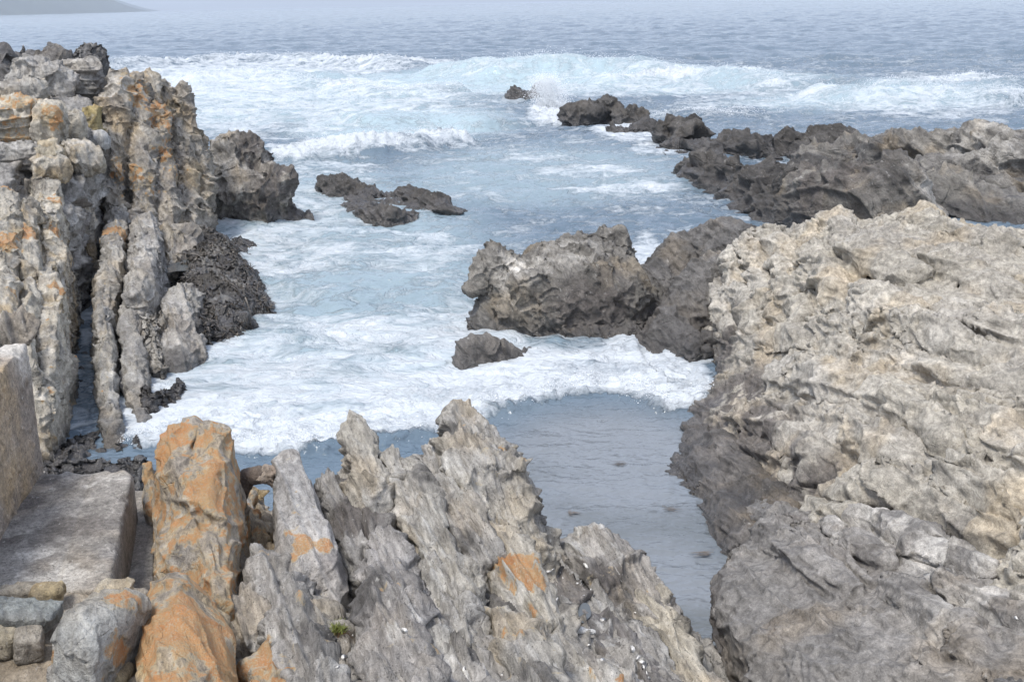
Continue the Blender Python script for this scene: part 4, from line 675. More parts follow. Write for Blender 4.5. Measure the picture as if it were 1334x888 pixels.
# orange rib beside the concrete landing
rock('orange_rib', 'thick rounded rib covered in orange lichen beside the concrete landing', 'rock rib',
     [Slab([(224, 548, 2.04, 22), (230, 600, 1.93, 26), (234, 650, 1.74, 26), (236, 700, 1.66, 26)], .1, r=.2, crown=.6, zb=.2), Slab([(276, 550, 2.04, 20), (274, 620, 1.91, 24), (272, 690, 1.72, 22), (282, 760, 1.58, 14)], .1, r=.19, crown=.6, zb=.2), Slab([(250, 549, 2.02, 20), (252, 620, 1.9, 22), (254, 690, 1.7, 22)], .1, r=.12, crown=.2, zb=.2),
      Slab([(228, 748, 1.74, 34), (230, 800, 1.82, 40), (234, 850, 1.82, 42), (238, 930, 1.78, 44)], .14, r=.18, crown=.28, zb=.2), Slab([(276, 790, 1.64, 18), (284, 930, 1.6, 20)], .1, r=.1, zb=.2), Slab([(192, 600, 1.55, 8), (196, 660, 1.3, 12)], .1, r=.06, zb=.2),
      Tube([(205, 640, 1.74, 3), (240, 668, 1.72, 4), (300, 690, 1.72, 4)], True), Tube([(248, 535, 1.96, 3), (256, 575, 1.92, 4), (246, 615, 1.9, 3)], True), Tube([(180, 735, 1.62, 4), (230, 722, 1.72, 4), (290, 745, 1.66, 4)], True), Tube([(262, 770, 1.75, 2), (268, 830, 1.8, 3), (264, 890, 1.8, 3)], True)],
     .0115, ORP, M_NEAR, lich_all=.5, lichen=[(240, 800, 1.85, 60, .6), (280, 640, 1.85, 26, .6), (215, 580, 1.9, 26, .35), (285, 850, 1.7, 40, .5)], pale=[(255, 535, 1.95, 60, .8), (245, 670, 1.7, 26, .8), (290, 540, 1.95, 30, .8)], k=.09, wth=.35, **{**NKO, 'pil': [(.45, .03, .08)], 'lump': .04, 'rough': .008, 'craggy': .002, 'facet': [(.4, .01, .1, .02, 2)], 'bed': (.3, .8, .008, .02)})
slab('tall smooth grey slab with orange spots and angled cracks', [(376, 590, 1.72, 14), (386, 630, 1.66, 22), (396, 690, 1.56, 28), (402, 740, 1.42, 30), (404, 775, 1.28, 26)], dict(c0=(.38, .355, .325), c1=(.31, .295, .275), c2=(.22, .2, .185), ochre=.15), tilt=.12, lich=[(398, 705, 1.55, 16, 1.0), (380, 725, 1.5, 14, .9), (420, 710, 1.5, 12, .8), (385, 668, 1.6, 8, .7)], bed=(.3, .5, .008, .03), craggy=.002, lump=.025, facet=[(.5, .006, .05, .02, 2.5)], wth=.3, mat=M_NEAR, bed2=None, extra=[Tube([(384, 690, 1.62, 1.5), (402, 730, 1.56, 2), (412, 742, 1.5, 2)], True), Tube([(412, 742, 1.5, 2), (392, 768, 1.42, 2)], True), Tube([(412, 742, 1.5, 2), (430, 735, 1.48, 2)], True)])
slab('pale angular block under the tall spotted slab', [(398, 790, 1.18, 20), (412, 800, 1.2, 14)], PALE, taper=.2, bed=(.2, .3, .02, .02))
slab('narrow splintered grey slab leaning from the dark gap', [(345, 720, 1.42, 8), (362, 770, 1.42, 16), (385, 830, 1.42, 20), (412, 900, 1.44, 24)], lean=(-.3, 0), lich=[(350, 728, 1.4, 8, .7), (380, 840, 1.4, 14, .5)])
slab('white grey splinter of rock left of the grass tuft', [(408, 790, 1.28, 10), (424, 840, 1.32, 15), (438, 910, 1.36, 18)], PALE)
slab('orange lichened stub at the frame bottom', [(352, 870, 1.36, 18), (362, 930, 1.42, 22)], ORP, la=.6)
slab('brown low ledge in the shaded gap beside the orange rib', [(325, 670, 1.0, 16), (330, 730, 1.05, 16)], ORP, la=.25, taper=.3)
slab('rough grey crumbly stone at the foot of the orange rib', [(318, 790, 1.35, 15), (322, 815, 1.35, 15)], dict(c0=(.34, .31, .27), c1=(.29, .27, .24), c2=(.22, .2, .18), ochre=.2), taper=.2, craggy=.03, r=.06)
slab('orange brown sliver of rock deep in the gap', [(318, 640, 1.1, 6), (326, 690, 1.1, 8), (330, 720, 1.08, 8)], ORP, la=.3)
slab('sharp pale pinnacle at the back of the near rocks', [(461, 552, 1.78, 7), (470, 590, 1.7, 13), (482, 630, 1.6, 16)], PALE, crown=.6, taper=.16)
slab('rounded pale block leaning beside the sharp pinnacle', [(509, 584, 1.70, 12), (524, 610, 1.62, 13)], PALE, r=.07, taper=.1, bed=None)
slab('black streaked broken slab below the sharp pinnacle', [(428, 622, 1.5, 10), (450, 650, 1.48, 22), (478, 700, 1.4, 26), (500, 740, 1.28, 24)], dict(c0=(.3, .285, .265), c1=(.2, .19, .18), c2=(.07, .065, .06), ochre=.05), dark=[(462, 680, 1.4, 34, 1)], craggy=.03)
slab('long pale tilted slab behind the streaked slab', [(528, 612, 1.58, 12), (548, 660, 1.52, 18), (570, 710, 1.44, 20), (590, 760, 1.38, 18)], PALE, tilt=.3)
slab('thick bedded slab with a broken dark left face', [(560, 585, 1.62, 14), (580, 620, 1.58, 20), (600, 670, 1.48, 22), (618, 720, 1.36, 22)], GREY, craggy=.03, tilt=.2)
slab('tallest pale crest with an ochre tipped overhang by the pool', [(608, 546, 1.72, 20), (620, 575, 1.70, 32), (632, 610, 1.62, 34), (646, 655, 1.42, 32), (662, 700, 1.26, 28)], PALE, taper=.2, tilt=-.15, lich=[(654, 592, 1.6, 8, .9)], pil=[(.3, .05, 0)], bed=(.12, .4, .04, .04))
slab('grey furrowed slab running down the middle to the frame bottom', [(497, 700, 1.46, 12), (508, 750, 1.46, 22), (516, 810, 1.48, 26), (526, 870, 1.5, 28), (534, 940, 1.52, 30)], dict(c0=(.35, .33, .305), c1=(.27, .255, .24), c2=(.16, .15, .14), ochre=.12), lich=[(517, 765, 1.46, 8, .8)], bed=(.06, .4, .04, .035))
slab('knotted grey slab with a bright splintered edge', [(540, 690, 1.34, 12), (562, 740, 1.36, 20), (584, 790, 1.36, 20), (600, 830, 1.34, 16)], PALE, craggy=.03)
slab('ridged slab topped by a broad orange lichen patch', [(640, 690, 1.26, 16), (660, 720, 1.3, 24), (684, 760, 1.26, 26), (702, 800, 1.2, 22)], PALE, lich=[(672, 740, 1.3, 22, 1.0), (690, 760, 1.27, 22, .9), (650, 735, 1.28, 16, .8), (690, 800, 1.2, 12, .6)], tilt=.2)
slab('buff rounded rib below the orange patch', [(650, 800, 1.22, 14), (672, 840, 1.26, 20), (700, 900, 1.3, 24)], PALE, la=.15, r=.06)
slab('slim buff rib curving beside the white driftwood', [(716, 800, 1.1, 12), (736, 840, 1.08, 17), (770, 880, 1.05, 20), (810, 930, 1.0, 20)], PALE, la=.12, r=.06, lich=[(724, 815, 1.1, 10, .6)])
slab('low dark splintered slab at the frame bottom centre', [(590, 850, 1.34, 18), (612, 900, 1.38, 26), (630, 950, 1.4, 30)], GREY, bed=(.06, .35, .04, .03))
slab('dark brown rounded hump beside the rock pool', [(705, 712, .98, 18), (722, 745, .96, 24), (735, 790, .9, 18)], dict(c0=(.25, .23, .21), c1=(.17, .155, .14), c2=(.1, .09, .085), ochre=.1), r=.1, taper=.2, bed=(.2, .6, .02, .02), craggy=.008)
slab('big grey buff hump overlooking the calm pool', [(768, 694, .98, 24), (788, 722, .98, 32), (815, 755, .86, 34), (838, 790, .74, 24)], dict(c0=(.37, .34, .3), c1=(.26, .245, .225), c2=(.16, .15, .14), ochre=.25), r=.1, taper=.3, bed=(.16, .5, .03, .03), dark=[(790, 760, .85, 30, .8)], lich=[(790, 695, .95, 10, .35)])
slab('yellowish ribbed edge slab dropping into the pool', [(842, 775, .74, 14), (862, 820, .72, 20), (890, 865, .68, 22), (930, 920, .62, 24)], dict(c0=(.4, .36, .29), c1=(.32, .3, .26), c2=(.22, .2, .18), ochre=.3), lean=(-.15, 0), taper=.2, bed=(.08, .5, .04, .035))
slab('dark flat slab dotted with white shells', [(780, 812, .86, 26), (820, 858, .84, 36), (860, 920, .8, 40)], dict(c0=(.24, .22, .205), c1=(.18, .17, .16), c2=(.12, .11, .105), ochre=.1), r=.06, crown=.1, bed=(.2, .6, .02, .025))
# loose stones at bottom left
def stone(lab, px, py, z, size, rot, pal, pw=5, **kw):
    return rock('stone', lab, 'stone', [Blob(px, py, z, size, rot, pw)], .008, pal, M_NEAR, None, **{**NKO, 'tide': None, 'bed': None, 'lump': .012, 'rough': .005, 'craggy': .002, 'facet': [(.14, .006, .14, .008, 1.3)], **kw})
stone('large tilted stone, grey face with orange flanks, beside orange rib', 132, 838, 1.72, (.155, .34, .24), (-8, 6, -8), dict(c0=(.34, .335, .31), c1=(.29, .28, .26), c2=(.22, .2, .18), ochre=.25), 4.5, lichen=[(92, 850, 1.7, 40, .8), (168, 850, 1.75, 34, .7), (155, 785, 1.9, 26, .6), (110, 790, 1.8, 22, .5)])
stone('flat green grey slab of stone lying near the landing', 18, 800, 1.70, (.25, .13, .055), (0, 3, -4), dict(c0=(.30, .32, .30), c1=(.25, .26, .25), c2=(.19, .19, .18), ochre=.03), 11)
stone('brown angular stone with a white stripe', 38, 838, 1.66, (.085, .09, .085), (10, 5, 20), dict(c0=(.3, .26, .2), c1=(.25, .23, .2), c2=(.18, .16, .13), ochre=.5), 6)
stone('small tan stone against the striped stone at the picture edge', 4, 836, 1.66, (.07, .08, .07), (0, 5, 10), dict(c0=(.38, .33, .24), c1=(.32, .28, .22), c2=(.24, .2, .16), ochre=.4), 4.5)
stone('long pale tan stone behind the flat slab', 22, 772, 1.66, (.15, .07, .05), (0, -2, 8), dict(c0=(.42, .37, .28), c1=(.36, .32, .26), c2=(.28, .25, .2), ochre=.4), 4)
stone('ochre rounded stone at the landing foot', 62, 775, 1.66, (.085, .07, .06), (0, 4, 20), dict(c0=(.4, .31, .17), c1=(.36, .3, .2), c2=(.26, .22, .17), ochre=.6), 4.5)
stone('buff cracked stone behind the large tilted stone', 150, 778, 1.70, (.12, .09, .09), (0, 5, 0), dict(c0=(.36, .33, .27), c1=(.3, .28, .24), c2=(.22, .2, .17), ochre=.4), 4.5)
stone('small white stone in the gap beside the orange rib', 188, 651, 1.05, (.06, .06, .06), (0, 5, 0), dict(c0=(.55, .54, .5), c1=(.5, .49, .46), c2=(.4, .39, .36), ochre=.05), 4.5)
stone('half buried ochre stone at the bottom of the frame', 140, 884, 1.56, (.13, .1, .08), (0, 5, 0), dict(c0=(.38, .3, .18), c1=(.34, .28, .18), c2=(.25, .2, .15), ochre=.5), 4.5)

# ------------------------------------------------------------------ concrete, ground, wood, small things
class Prism:
    """upright solid over a plan outline given at world height z1; slightly rounded edges"""
    def __init__(s, outline, z0, z1, r=.015):
        s.o = [np.array(q[:2], float) for q in outline]; s.z0, s.z1, s.r, s.neg = z0, z1, r, False
    def bbox(s):
        a = np.array(s.o); return np.r_[a.min(0), s.z0], np.r_[a.max(0), s.z1]
    def f(s, X, Y, Z):
        x = X[:, :, 0]*np.ones_like(Y[:, :, 0]); yy = Y[:, :, 0]*np.ones_like(x); n = len(s.o); d = np.full(x.shape, 1e9); ins = np.zeros(x.shape, bool)
        for i in range(n):
            p0, p1 = s.o[i], s.o[(i+1) % n]; e = p1-p0; t = np.clip(((x-p0[0])*e[0]+(yy-p0[1])*e[1])/(e@e), 0, 1)
            d = np.minimum(d, np.hypot(x-p0[0]-t*e[0], yy-p0[1]-t*e[1]))
            ins ^= ((p0[1] > yy) != (p1[1] > yy)) & (x < (p1[0]-p0[0])*(yy-p0[1])/(p1[1]-p0[1]+1e-12)+p0[0])
        d = np.where(ins, -d, d)[:, :, None]; q1 = d+s.r; q2 = np.maximum(Z-s.z1, s.z0-Z)+s.r
        return np.sqrt(np.maximum(q1, 0)**2+np.maximum(q2, 0)**2)+np.minimum(np.maximum(q1, q2), 0)-s.r
CON = dict(c0=(.27, .252, .228), c1=(.225, .21, .19), c2=(.18, .165, .15), ochre=.15)
_rc = np.random.RandomState(8)
def chips(a, b, z, n, r=.03):
    out = []
    for _ in range(n):
        q = a+(b-a)*_rc.rand(); bl = Blob(600, 500, .5, r*(.4+_rc.rand(3)), tuple(_rc.rand(3)*180), 2.5, neg=True); bl.c = np.array([q[0], q[1], z+.01*(_rc.rand()-.5)]); out.append(bl)
    return out
CK = dict(bed=None, lump=.008, lump_s=.6, rough=.004, rough_s=12, tide=None)
A_, B_ = P(58, 610, 1.6), P(0, 704, 1.6); w_d = unit(B_-A_); w_l = np.array([w_d[1], -w_d[0], 0]); w_l = w_l if w_l[0] < 0 else -w_l
rock('concrete_wall', 'thick weathered concrete wall at the picture edge above the landing', 'wall', [Prism([A_, A_+w_d*4.5, A_+w_d*4.5+w_l*1.6, A_+w_l*1.6], -.1, 2.62)]+chips(A_+w_d*.1, A_+w_d*2, 2.62, 9, .03)+chips(A_+w_l*.1, A_+w_l, 2.62, 4, .03), .014, dict(c0=(.31, .265, .215), c1=(.25, .21, .172), c2=(.17, .135, .105), ochre=.5), M_CON, **{**CK, 'rough': .008, 'lump': .015, 'pits': .014, 'rough_s': 9}, pale=[(20, 450, 2.62, 40, .9)], soft=.45)
lo_ = [P(57, 613, 1.6), P(173, 611, 1.6), P(141, 768, 1.6), P(-60, 772, 1.6)]; lo_.append(P(-40, 700, 1.6))
rock('concrete_landing', 'flat stained concrete landing block beside the wall', 'concrete block', [Prism(lo_, .3, 1.6, .012)]+chips(lo_[1], lo_[2], 1.6, 16, .035)+chips(lo_[2], lo_[3], 1.6, 8, .035)+chips(lo_[0], lo_[1], 1.6, 7, .03)+[Tube([(120, 612, 1.602, .5), (70, 768, 1.602, .6)], True)], .011, CON, M_CON, **CK, pale=[(60, 752, 1.6, 50, .7), (135, 632, 1.6, 36, .6), (50, 722, 1.6, 22, .7), (80, 630, 1.6, 26, .5)], dark=[(30, 655, 1.6, 24, 1), (95, 685, 1.6, 50, .6), (10, 700, 1.6, 20, 1), (60, 625, 1.6, 16, .8)], soft=.45)
rock('concrete_footing', 'low rough concrete footing in the gap beside landing', 'footing', [Prism([P(168, 640, 1.18), P(202, 640, 1.18), P(200, 790, 1.18), P(135, 790, 1.18)], .2, 1.18, .02)], .012, CON, M_CON, **{**CK, 'lump': .03, 'rough': .01}, soft=.45)
g_ = rock('ground', 'trodden sandy ground with chips of stone at the landing foot', None, [Prism([P(-260, 764, 1.57), P(190, 764, 1.57), P(215, 830, 1.57), P(215, 990, 1.57), P(-260, 990, 1.57)], .9, 1.575, .05)], .012, dict(c0=(.34, .295, .235), c1=(.29, .255, .21), c2=(.22, .195, .165), ochre=.25), M_NEAR, bed=None, lump=.03, lump_s=.3, rough=.014, rough_s=10, tide=None)
g_['kind'] = 'structure'
rock('stone', 'brown lump of stone lying on the end of the concrete wall', 'stone', [Blob(20, 428, 2.62, (.15, .2, .09), (0, 5, 20), 3)], .012, dict(c0=(.36, .31, .25), c1=(.3, .27, .23), c2=(.2, .18, .15), ochre=.3), M_NEAR, **{**NK, 'tide': None, 'wth': .3})
WOOD = dict(c0=(.17, .135, .11), c1=(.11, .09, .075), c2=(.06, .05, .045), ochre=.1)
lg = rock('driftwood_log', 'dark bent driftwood log wedged behind the orange rib', 'driftwood', [Tube([(300, 668, 1.2, 13), (312, 640, 1.42, 13), (322, 622, 1.55, 12), (338, 618, 1.6, 12)])], .01, WOOD, M_NEAR, bed=None, lump=.01, lump_s=.2, rough=.006, rough_s=14, tide=None, k=.03)
kn = rock('knotted_end', None, None, [Tube([(337, 618, 1.6, 12), (354, 618, 1.6, 15), (364, 614, 1.62, 9)]), Blob(356, 612, 1.68, (.025, .03, .03), neg=True), Blob(362, 622, 1.6, (.03, .03, .02), neg=True)], .008, dict(c0=(.36, .3, .24), c1=(.26, .2, .16), c2=(.12, .1, .08), ochre=.2), M_NEAR, bed=None, lump=.02, lump_s=.12, rough=.015, rough_s=16, craggy=.012, tide=None, k=.03)
bpy.context.view_layer.update(); kn.location = kn.location-lg.location; kn.parent = lg
if 'kind' in kn: del kn['kind']
rock('driftwood_piece', 'bleached white piece of driftwood by the rock pool', 'driftwood', [Tube([(742, 823, 1.02, 4), (755, 820, 1.03, 5), (772, 822, 1.0, 4)])], .006, dict(c0=(.6, .59, .56), c1=(.55, .54, .52), c2=(.45, .44, .42), ochre=0), M_NEAR, bed=None, lump=.01, lump_s=.1, rough=.004, rough_s=20, tide=None)

def simple_mat(name, col, rough=.7, var=.25, scale=30, spec=.3):
    m, t, b = nt(name); pos = N(t, 'ShaderNodeNewGeometry').outputs['Position']; n = noise_node(t, pos, scale, 5, .6)
    c = mixc(t, maprange(t, n.outputs[0], .3, .7, 0, 1), tuple(x*(1-var) for x in col), tuple(min(x*(1+var), .9) for x in col)); t.links.new(c, b.inputs['Base Color'])
    b.inputs['Roughness'].default_value = rough; b.inputs['Specular IOR Level'].default_value = spec; return m
def cast(px, py):
    d = Vector(ray(px, py)).normalized(); hit, loc, nor, idx, ob, mt = SC.ray_cast(bpy.context.evaluated_depsgraph_get(), Vector((0, 0, CAM_H)), d)
    return (np.array(loc), np.array(nor), ob) if hit else (None, None, None)
# shells
M_SHELL = simple_mat('shell', (.72, .70, .66), .45, .12, 60)
def shell_mesh(seed):
    rg = np.random.RandomState(seed); nr, na = 5, 18; v = [(0.1, 0, 1.0)]; fcs = []
    for i in range(1, nr+1):
        for j in range(na):
            a = 2*math.pi*j/na; r = i/nr; rr = r*(1+.06*math.cos(a*9)+.05*rg.rand()); v.append((rr*math.cos(a)*1.15+.1*(1-r), rr*math.sin(a)*.9, (1-r**1.5)))
    for j in range(na): fcs.append((0, 1+j, 1+(j+1) % na))
    for i in range(nr-1):
        for j in range(na): a, b = 1+i*na+j, 1+i*na+(j+1) % na; fcs.append((a, a+na, b+na, b))
    fcs.append(tuple(1+(nr-1)*na+j for j in reversed(range(na))))
    me = bpy.data.meshes.new('shell'); me.from_pydata([(x*.5, y_*.5, z_*.28) for x, y_, z_ in v], [], fcs); me.polygons.foreach_set('use_smooth', [True]*len(fcs)); me.materials.append(M_SHELL); return me
SH = [shell_mesh(i) for i in range(3)]
bpy.context.view_layer.update()
shells = [(823, 845, 9, 0), (830, 857, 8, 0), (836, 863, 7, 0), (838, 869, 7, 0), (843, 876, 6, 0), (845, 881, 6, 0), (763, 738, 10, 1), (714, 745, 7, 2), (720, 742, 5, 2), (725, 782, 9, 3), (786, 807, 7, 4), (767, 840, 4, 5), (785, 859, 6, 5), (828, 798, 4, 6), (654, 878, 6, 7), (527, 821, 8, 8), (605, 872, 9, 9), (448, 856, 8, 10), (460, 827, 4, 8), (1324, 805, 6, 11), (752, 760, 4, 2), (770, 768, 4, 2), (760, 775, 4, 2), (440, 868, 5, 10), (690, 770, 4, 7)]
SL = ['white shell in the short row of shells along the dark flat slab', 'largest white shell, on the big hump above the rock pool', 'small white shell on the dark brown hump or near its cleft', 'white shell low on the flank of the dark brown hump', 'white shell between the rock pool and the yellowish edge slab', 'lone white shell on the dark flat slab near the white driftwood', 'tiny white shell on the yellowish ribbed edge slab', 'white shell among the buff ribs under the orange patch', 'white shell on the furrowed middle slab', 'bright white shell low on the dark splintered slab at the frame bottom', 'white shell below the grass tuft', 'white shell on the pale outcrop at the picture edge']
rs = np.random.RandomState(3)
for k, (px, py, w_, li) in enumerate(shells):
    loc, nor, ob = cast(px, py)
    if loc is None: continue
    o = bpy.data.objects.new('shell', SH[k % 3]); COL.objects.link(o); sc_ = w_*mpp(loc)*1.1; o.scale = (sc_, sc_, sc_); o.location = loc-nor*sc_*.02
    o.rotation_mode = 'QUATERNION'; o.rotation_quaternion = Vector(nor).to_track_quat('Z', 'Y') @ Vector((0, 0, 1)).rotation_difference(Vector((0, 0, 1)))
    o.rotation_mode = 'XYZ'; tag(o, SL[li], 'shell', 'white shells on the near rocks', 'thing')
# grass tuft
def strips(roots, dirs, lens, widths, up, rs, seg=4, droop=.6):
    """bent tapering blades as one mesh"""
    n = len(roots); side = np.cross(dirs, up); side /= np.maximum(np.linalg.norm(side, axis=1), 1e-6)[:, None]; V = []; 
    for s_ in range(seg+1):
        f = s_/seg; c = roots+dirs*(lens*f)[:, None]+np.array([0, 0, -1])*(lens*droop*f*f)[:, None]; w = (widths*(1-f*.85)*.5)[:, None]; V += [c-side*w, c+side*w]
    V = np.stack(V, 1); base = (np.arange(n)*(2*(seg+1)))[:, None]
    q = np.concatenate([base+np.array([[2*s_, 2*s_+1, 2*s_+3, 2*s_+2]]) for s_ in range(seg)])
    return V.reshape(-1, 3), q
loc, nor, ob = cast(440, 822)
tf = bpy.data.objects.new('grass_tuft', None); COL.objects.link(tf); tf.location = loc; tag(tf, 'small green and brown grass tuft growing in a crack of the near rocks', 'grass tuft', None, 'thing')
n = 150; an = rs.rand(n)*6.283; el = .5+rs.rand(n)*1.0; dr = np.stack([np.cos(an)*np.cos(el), np.sin(an)*np.cos(el), np.sin(el)], 1); rt = np.stack([rs.normal(size=n)*.022, rs.normal(size=n)*.022, rs.rand(n)*.015], 1)
v_, q_ = strips(rt, dr, .06+rs.rand(n)*.07, .004+rs.rand(n)*.003, np.tile([.3, .9, .2], (n, 1)), rs); link('blades', mesh_np('blades', v_, q_), simple_mat('grass_green', (.16, .18, .045), .6, .5, 40), tf)
n = 120; an = rs.rand(n)*6.283; el = -.3+rs.rand(n)*.7; dr = np.stack([np.cos(an)*np.cos(el), np.sin(an)*np.cos(el), np.sin(el)], 1); rt = rt[:n]
v_, q_ = strips(rt, dr, .05+rs.rand(n)*.05, .004+rs.rand(n)*.004, np.tile([.3, .9, .2], (n, 1)), rs, 4, .9); link('dry_leaves', mesh_np('dry_leaves', v_, q_), simple_mat('grass_dry', (.13, .075, .04), .8, .5, 40), tf)
# seaweed mats on the low shelf, the hump and the pool edge rock
M_WEED = simple_mat('seaweed', (.105, .088, .07), .42, .5, 6, .5)
def weed(host, n, ln, wd, zr, cond=None):
    me = host.data; co = np.empty(len(me.vertices)*3, np.float32); me.vertices.foreach_get('co', co); co = co.reshape(-1, 3).astype(float); no = np.empty_like(co, dtype=np.float32); me.vertices.foreach_get('normal', no.ravel()); no2 = np.zeros(len(co)*3, np.float32); me.vertices.foreach_get('normal', no2); no = no2.reshape(-1, 3).astype(float)
    wz = co[:, 2]+host.location.z; ok = (wz > zr[0]) & (wz < zr[1]) & (no[:, 2] > -.2)
    if cond is not None: ok &= cond(co+np.array(host.location))
    ok &= perlin(co*2.2, 77) > -.22
    ix = np.nonzero(ok)[0]; ix = ix[rs.randint(0, len(ix), n)]; r = co[ix]; nn = no[ix]; dn = np.array([0, 0, -1.0]); t_ = dn-nn*(nn@dn)[:, None]+rs.normal(size=(n, 3))*.45; t_ /= np.linalg.norm(t_, axis=1)[:, None]; t_ = t_+nn*(.25+.5*rs.rand(n))[:, None]; t_ /= np.linalg.norm(t_, axis=1)[:, None]
    v_, q_ = strips(r-nn*.01, t_, ln*(.5+rs.rand(n)), wd*(.5+rs.rand(n)), nn, rs, 4, .35); o = link('seaweed', mesh_np('seaweed', v_, q_), M_WEED, host); o['kind'] = 'stuff'; return o
weed(shelf, 5200, .16, .022, (.02, 1.2))
for o_ in list(COL.objects):
    if o_.name.startswith('weedy_rock'): weed(o_, 1400, .09, .012, (-.02, .6))
for px, py, ln, lab in [(922, 720, .12, 'dark scrap of seaweed floating by the grey ledge'), (868, 662, .08, 'small scrap of seaweed floating in the middle of the pool'), (812, 604, .10, 'scrap of seaweed drifting just below the foam'), (742, 668, .07, 'tiny scrap of seaweed drifting near the pale crest')]:
    n = 14; an = rs.rand(n)*.9+rs.rand()*6; dr = np.stack([np.cos(an), np.sin(an)*.5, .05*np.ones(n)], 1); rt = rs.normal(size=(n, 3))*[.03, .03, .002]
    v_, q_ = strips(rt, dr, ln*(.5+rs.rand(n)), .010+.008*rs.rand(n), np.tile([0., 0, 1.], (n, 1)), rs, 4, .1); o = link('floating_seaweed', mesh_np('floating_seaweed', v_, q_), M_WEED); o.location = P(px, py, .03); tag(o, lab, 'seaweed', 'seaweed scraps on the pool', 'thing')
# still water on the shelf and in the rock pool
def pool_water(name, px, py, z, rx, ry, seed, mat):
    c = P(px, py, z); na = 40; v = [(0, 0, 0)]; rg = np.random.RandomState(seed); ph = rg.rand(4)*6.28
    for j in range(na):
        a = 2*math.pi*j/na; r = 1+.16*math.sin(2*a+ph[0])+.1*math.sin(3*a+ph[1])+.07*math.sin(5*a+ph[2]); v.append((rx*r*math.cos(a), ry*r*math.sin(a), 0))
    me = bpy.data.meshes.new(name); me.from_pydata(v, [], [(0, 1+j, 1+(j+1) % na) for j in range(na)]); o = link(name, me, mat); o.location = c; tag(o, None, None, None, 'structure'); return o
m, t, b = nt('pool_water'); b.inputs['Base Color'].default_value = (.10, .11, .115, 1); b.inputs['Roughness'].default_value = .04; b.inputs['IOR'].default_value = 1.333
nn_ = noise_node(t, N(t, 'ShaderNodeNewGeometry').outputs['Position'], 5, 4, .5); bp = N(t, 'ShaderNodeBump'); bp.inputs['Strength'].default_value = .15; bp.inputs['Distance'].default_value = .05; t.links.new(nn_.outputs[0], bp.inputs['Height']); t.links.new(bp.outputs[0], b.inputs['Normal']); M_POOL = m
def basin(pxs, pys, frac):
    zz = [q[0][2] for q in (cast(a, b_) for a in pxs for b_ in pys) if q[0] is not None]; return float(np.quantile(zz, frac))
pool_water('shelf_water', 240, 345, basin(range(226, 256, 5), range(326, 364, 6), .35), .3, .6, 4, M_POOL)
pool_water('rock_pool_water', 757, 798, basin(range(750, 766, 3), range(788, 810, 4), .4), .07, .13, 7, M_POOL)
# spray thrown up by the surf
M_SPRAY = simple_mat('spray', (.84, .86, .87), .6, .03, 5)
_ico = None
def droplets(name, pts, rad, label):
    ph = (1+5**.5)/2; iv = np.array([(-1, ph, 0), (1, ph, 0), (-1, -ph, 0), (1, -ph, 0), (0, -1, ph), (0, 1, ph), (0, -1, -ph), (0, 1, -ph), (ph, 0, -1), (ph, 0, 1), (-ph, 0, -1), (-ph, 0, 1)]); iv /= np.linalg.norm(iv[0])
    it = np.array([(0, 11, 5), (0, 5, 1), (0, 1, 7), (0, 7, 10), (0, 10, 11), (1, 5, 9), (5, 11, 4), (11, 10, 2), (10, 7, 6), (7, 1, 8), (3, 9, 4), (3, 4, 2), (3, 2, 6), (3, 6, 8), (3, 8, 9), (4, 9, 5), (2, 4, 11), (6, 2, 10), (8, 6, 7), (9, 8, 1)])
    st = 1+.35*rs.normal(size=(len(pts), 1, 3)); v = (pts[:, None, :]+iv[None]*rad[:, None, None]*np.clip(st, .5, 1.8)).reshape(-1, 3); tr = (np.arange(len(pts))*12)[:, None, None]+it[None]
    o = link(name, mesh_np(name, v, None, tr.reshape(-1, 3)), M_SPRAY); tag(o, label, None, None, 'stuff'); return o
n = 42000; c = PY(722, 152, 56.0); top = PY(718, 98, 56.0); u_ = rs.rand(n)**1.5; w_ = .28+.8*u_**.7*(1-u_*.55)
pts = c+(top-c)*u_[:, None]+np.stack([rs.normal(size=n)*w_*.62-.3*u_, rs.normal(size=n)*w_*.7, rs.normal(size=n)*.12], 1); cl = perlin(pts*1.4, 5); kp = cl > -.12-.5*(1-u_); pts = pts[kp]
droplets('sea_spray', pts, (.005+.012*rs.rand(len(pts))**2)*(1.5-u_[kp]*.7), 'tall burst of white spray beside the far reef')
# flecks of froth along the breakers
sy = ys; allp = []; allr = []
for bi, (pl, hgt, wf, wb, cf, tr) in enumerate(BREAKERS):
    if cf < .45: continue
    wp = np.array([P(a, b_, 0) for a, b_ in pl]); n = 6000 if bi == len(BREAKERS)-1 else 4500; near = bi == len(BREAKERS)-1
    tt = rs.rand(n)*(len(wp)-1); ii = np.minimum(tt.astype(int), len(wp)-2); f = (tt-ii)[:, None]; c = wp[ii]*(1-f)+wp[ii+1]*f; sp = .10 if near else wf*.5
    c = c+np.stack([rs.normal(size=n)*sp*1.5, rs.normal(size=n)*sp+(.12 if near else 0), np.zeros(n)], 1)
    iy = np.clip(np.searchsorted(ys, c[:, 1]), 0, len(ys)-1); ix = np.clip(np.searchsorted(us, c[:, 0]/(6.0+.78*ys[iy])), 0, NX-1); zz = sea_z[iy, ix]
    cl = perlin(c*(2.2 if near else .8), 9) > -.05; lift = np.abs(rs.normal(size=n))*(.045 if near else hgt*.16)
    c[:, 2] = zz+lift; rad = (.002+.0055*rs.rand(n)**3) if near else (.004+.009*rs.rand(n)**2)*np.clip(c[:, 1]/45, .6, 2.2)
    allp.append(c[cl]); allr.append(rad[cl])
droplets('froth', np.concatenate(allp), np.concatenate(allr), 'flecks of froth thrown along the breaking waves')
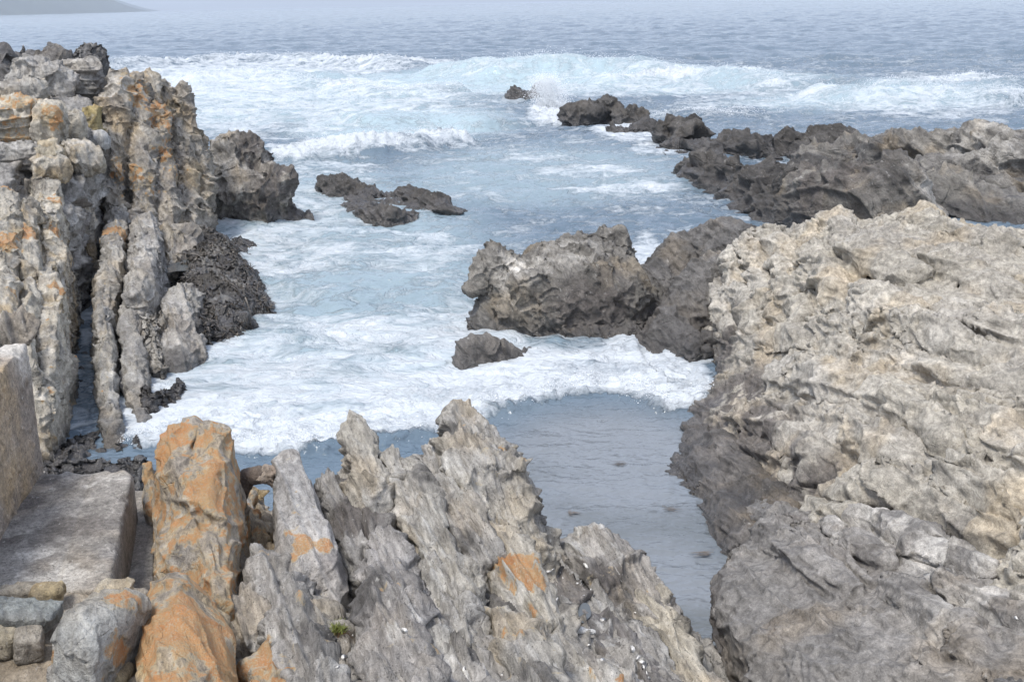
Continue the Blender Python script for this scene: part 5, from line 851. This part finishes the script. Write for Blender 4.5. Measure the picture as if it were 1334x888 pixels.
# far headlands
def headland(name, prof, Y, depth, seed, lab):
    rg = np.random.RandomState(seed); xs = np.linspace(prof[0][0], prof[-1][0], 120); hs_ = np.interp(xs, [q[0] for q in prof], [q[1] for q in prof]); nd = 24; v = []
    for i, xp in enumerate(xs):
        base = PY(xp, 100, Y); X = base[0]; hm = hs_[i]*Y/FPX
        for j in range(nd):
            f = j/(nd-1); v.append((X, Y+depth*(f-.3), hm*math.sin(math.pi*min(f*1.02, 1))**.7))
    v = np.array(v); v[:, 2] *= 1+.22*fbm(v/900, 4, seed); v[:, 2] -= 4
    i = np.arange(119)[:, None]*nd+np.arange(nd-1)[None]; q = np.stack([i, i+nd, i+nd+1, i+1], -1).reshape(-1, 4)
    o = link(name, mesh_np(name, v, q), simple_mat(name+'_green', (.075, .085, .06), .9, .4, .004)); tag(o, lab, None, None, 'structure')
headland('headland', [(-260, 60), (-120, 52), (0, 40), (35, 30), (55, 14), (74, 0)], 5200, 2500, 3, 'hazy hill of the near headland')
headland('headland', [(-40, 40), (60, 30), (90, 24), (118, 12), (146, 0)], 8500, 2500, 8, 'paler hill of the far headland')
# sea air
hz = bpy.data.meshes.new('haze'); x0, x1, y0, y1, z0, z1 = -13500, 13500, -60, 14300, -3.5, 330
hz.from_pydata([(x0, y0, z0), (x1, y0, z0), (x1, y1, z0), (x0, y1, z0), (x0, y0, z1), (x1, y0, z1), (x1, y1, z1), (x0, y1, z1)], [], [(0, 3, 2, 1), (4, 5, 6, 7), (0, 1, 5, 4), (1, 2, 6, 5), (2, 3, 7, 6), (3, 0, 4, 7)])
hm = bpy.data.materials.new('haze_air'); hm.use_nodes = True; ht = hm.node_tree; ht.nodes.clear(); ho = ht.nodes.new('ShaderNodeOutputMaterial'); pv = ht.nodes.new('ShaderNodeVolumePrincipled')
pv.inputs['Color'].default_value = (.78, .88, 1.0, 1); pv.inputs['Density'].default_value = 0.00016; pv.inputs['Anisotropy'].default_value = 0.0; ht.links.new(pv.outputs[0], ho.inputs['Volume'])
hzo = link('haze', hz, hm); tag(hzo, 'pale sea haze', None, None, 'stuff')
print('VERTS', NV)
for _g_ in _probe.values(): bpy.data.node_groups.remove(_g_)
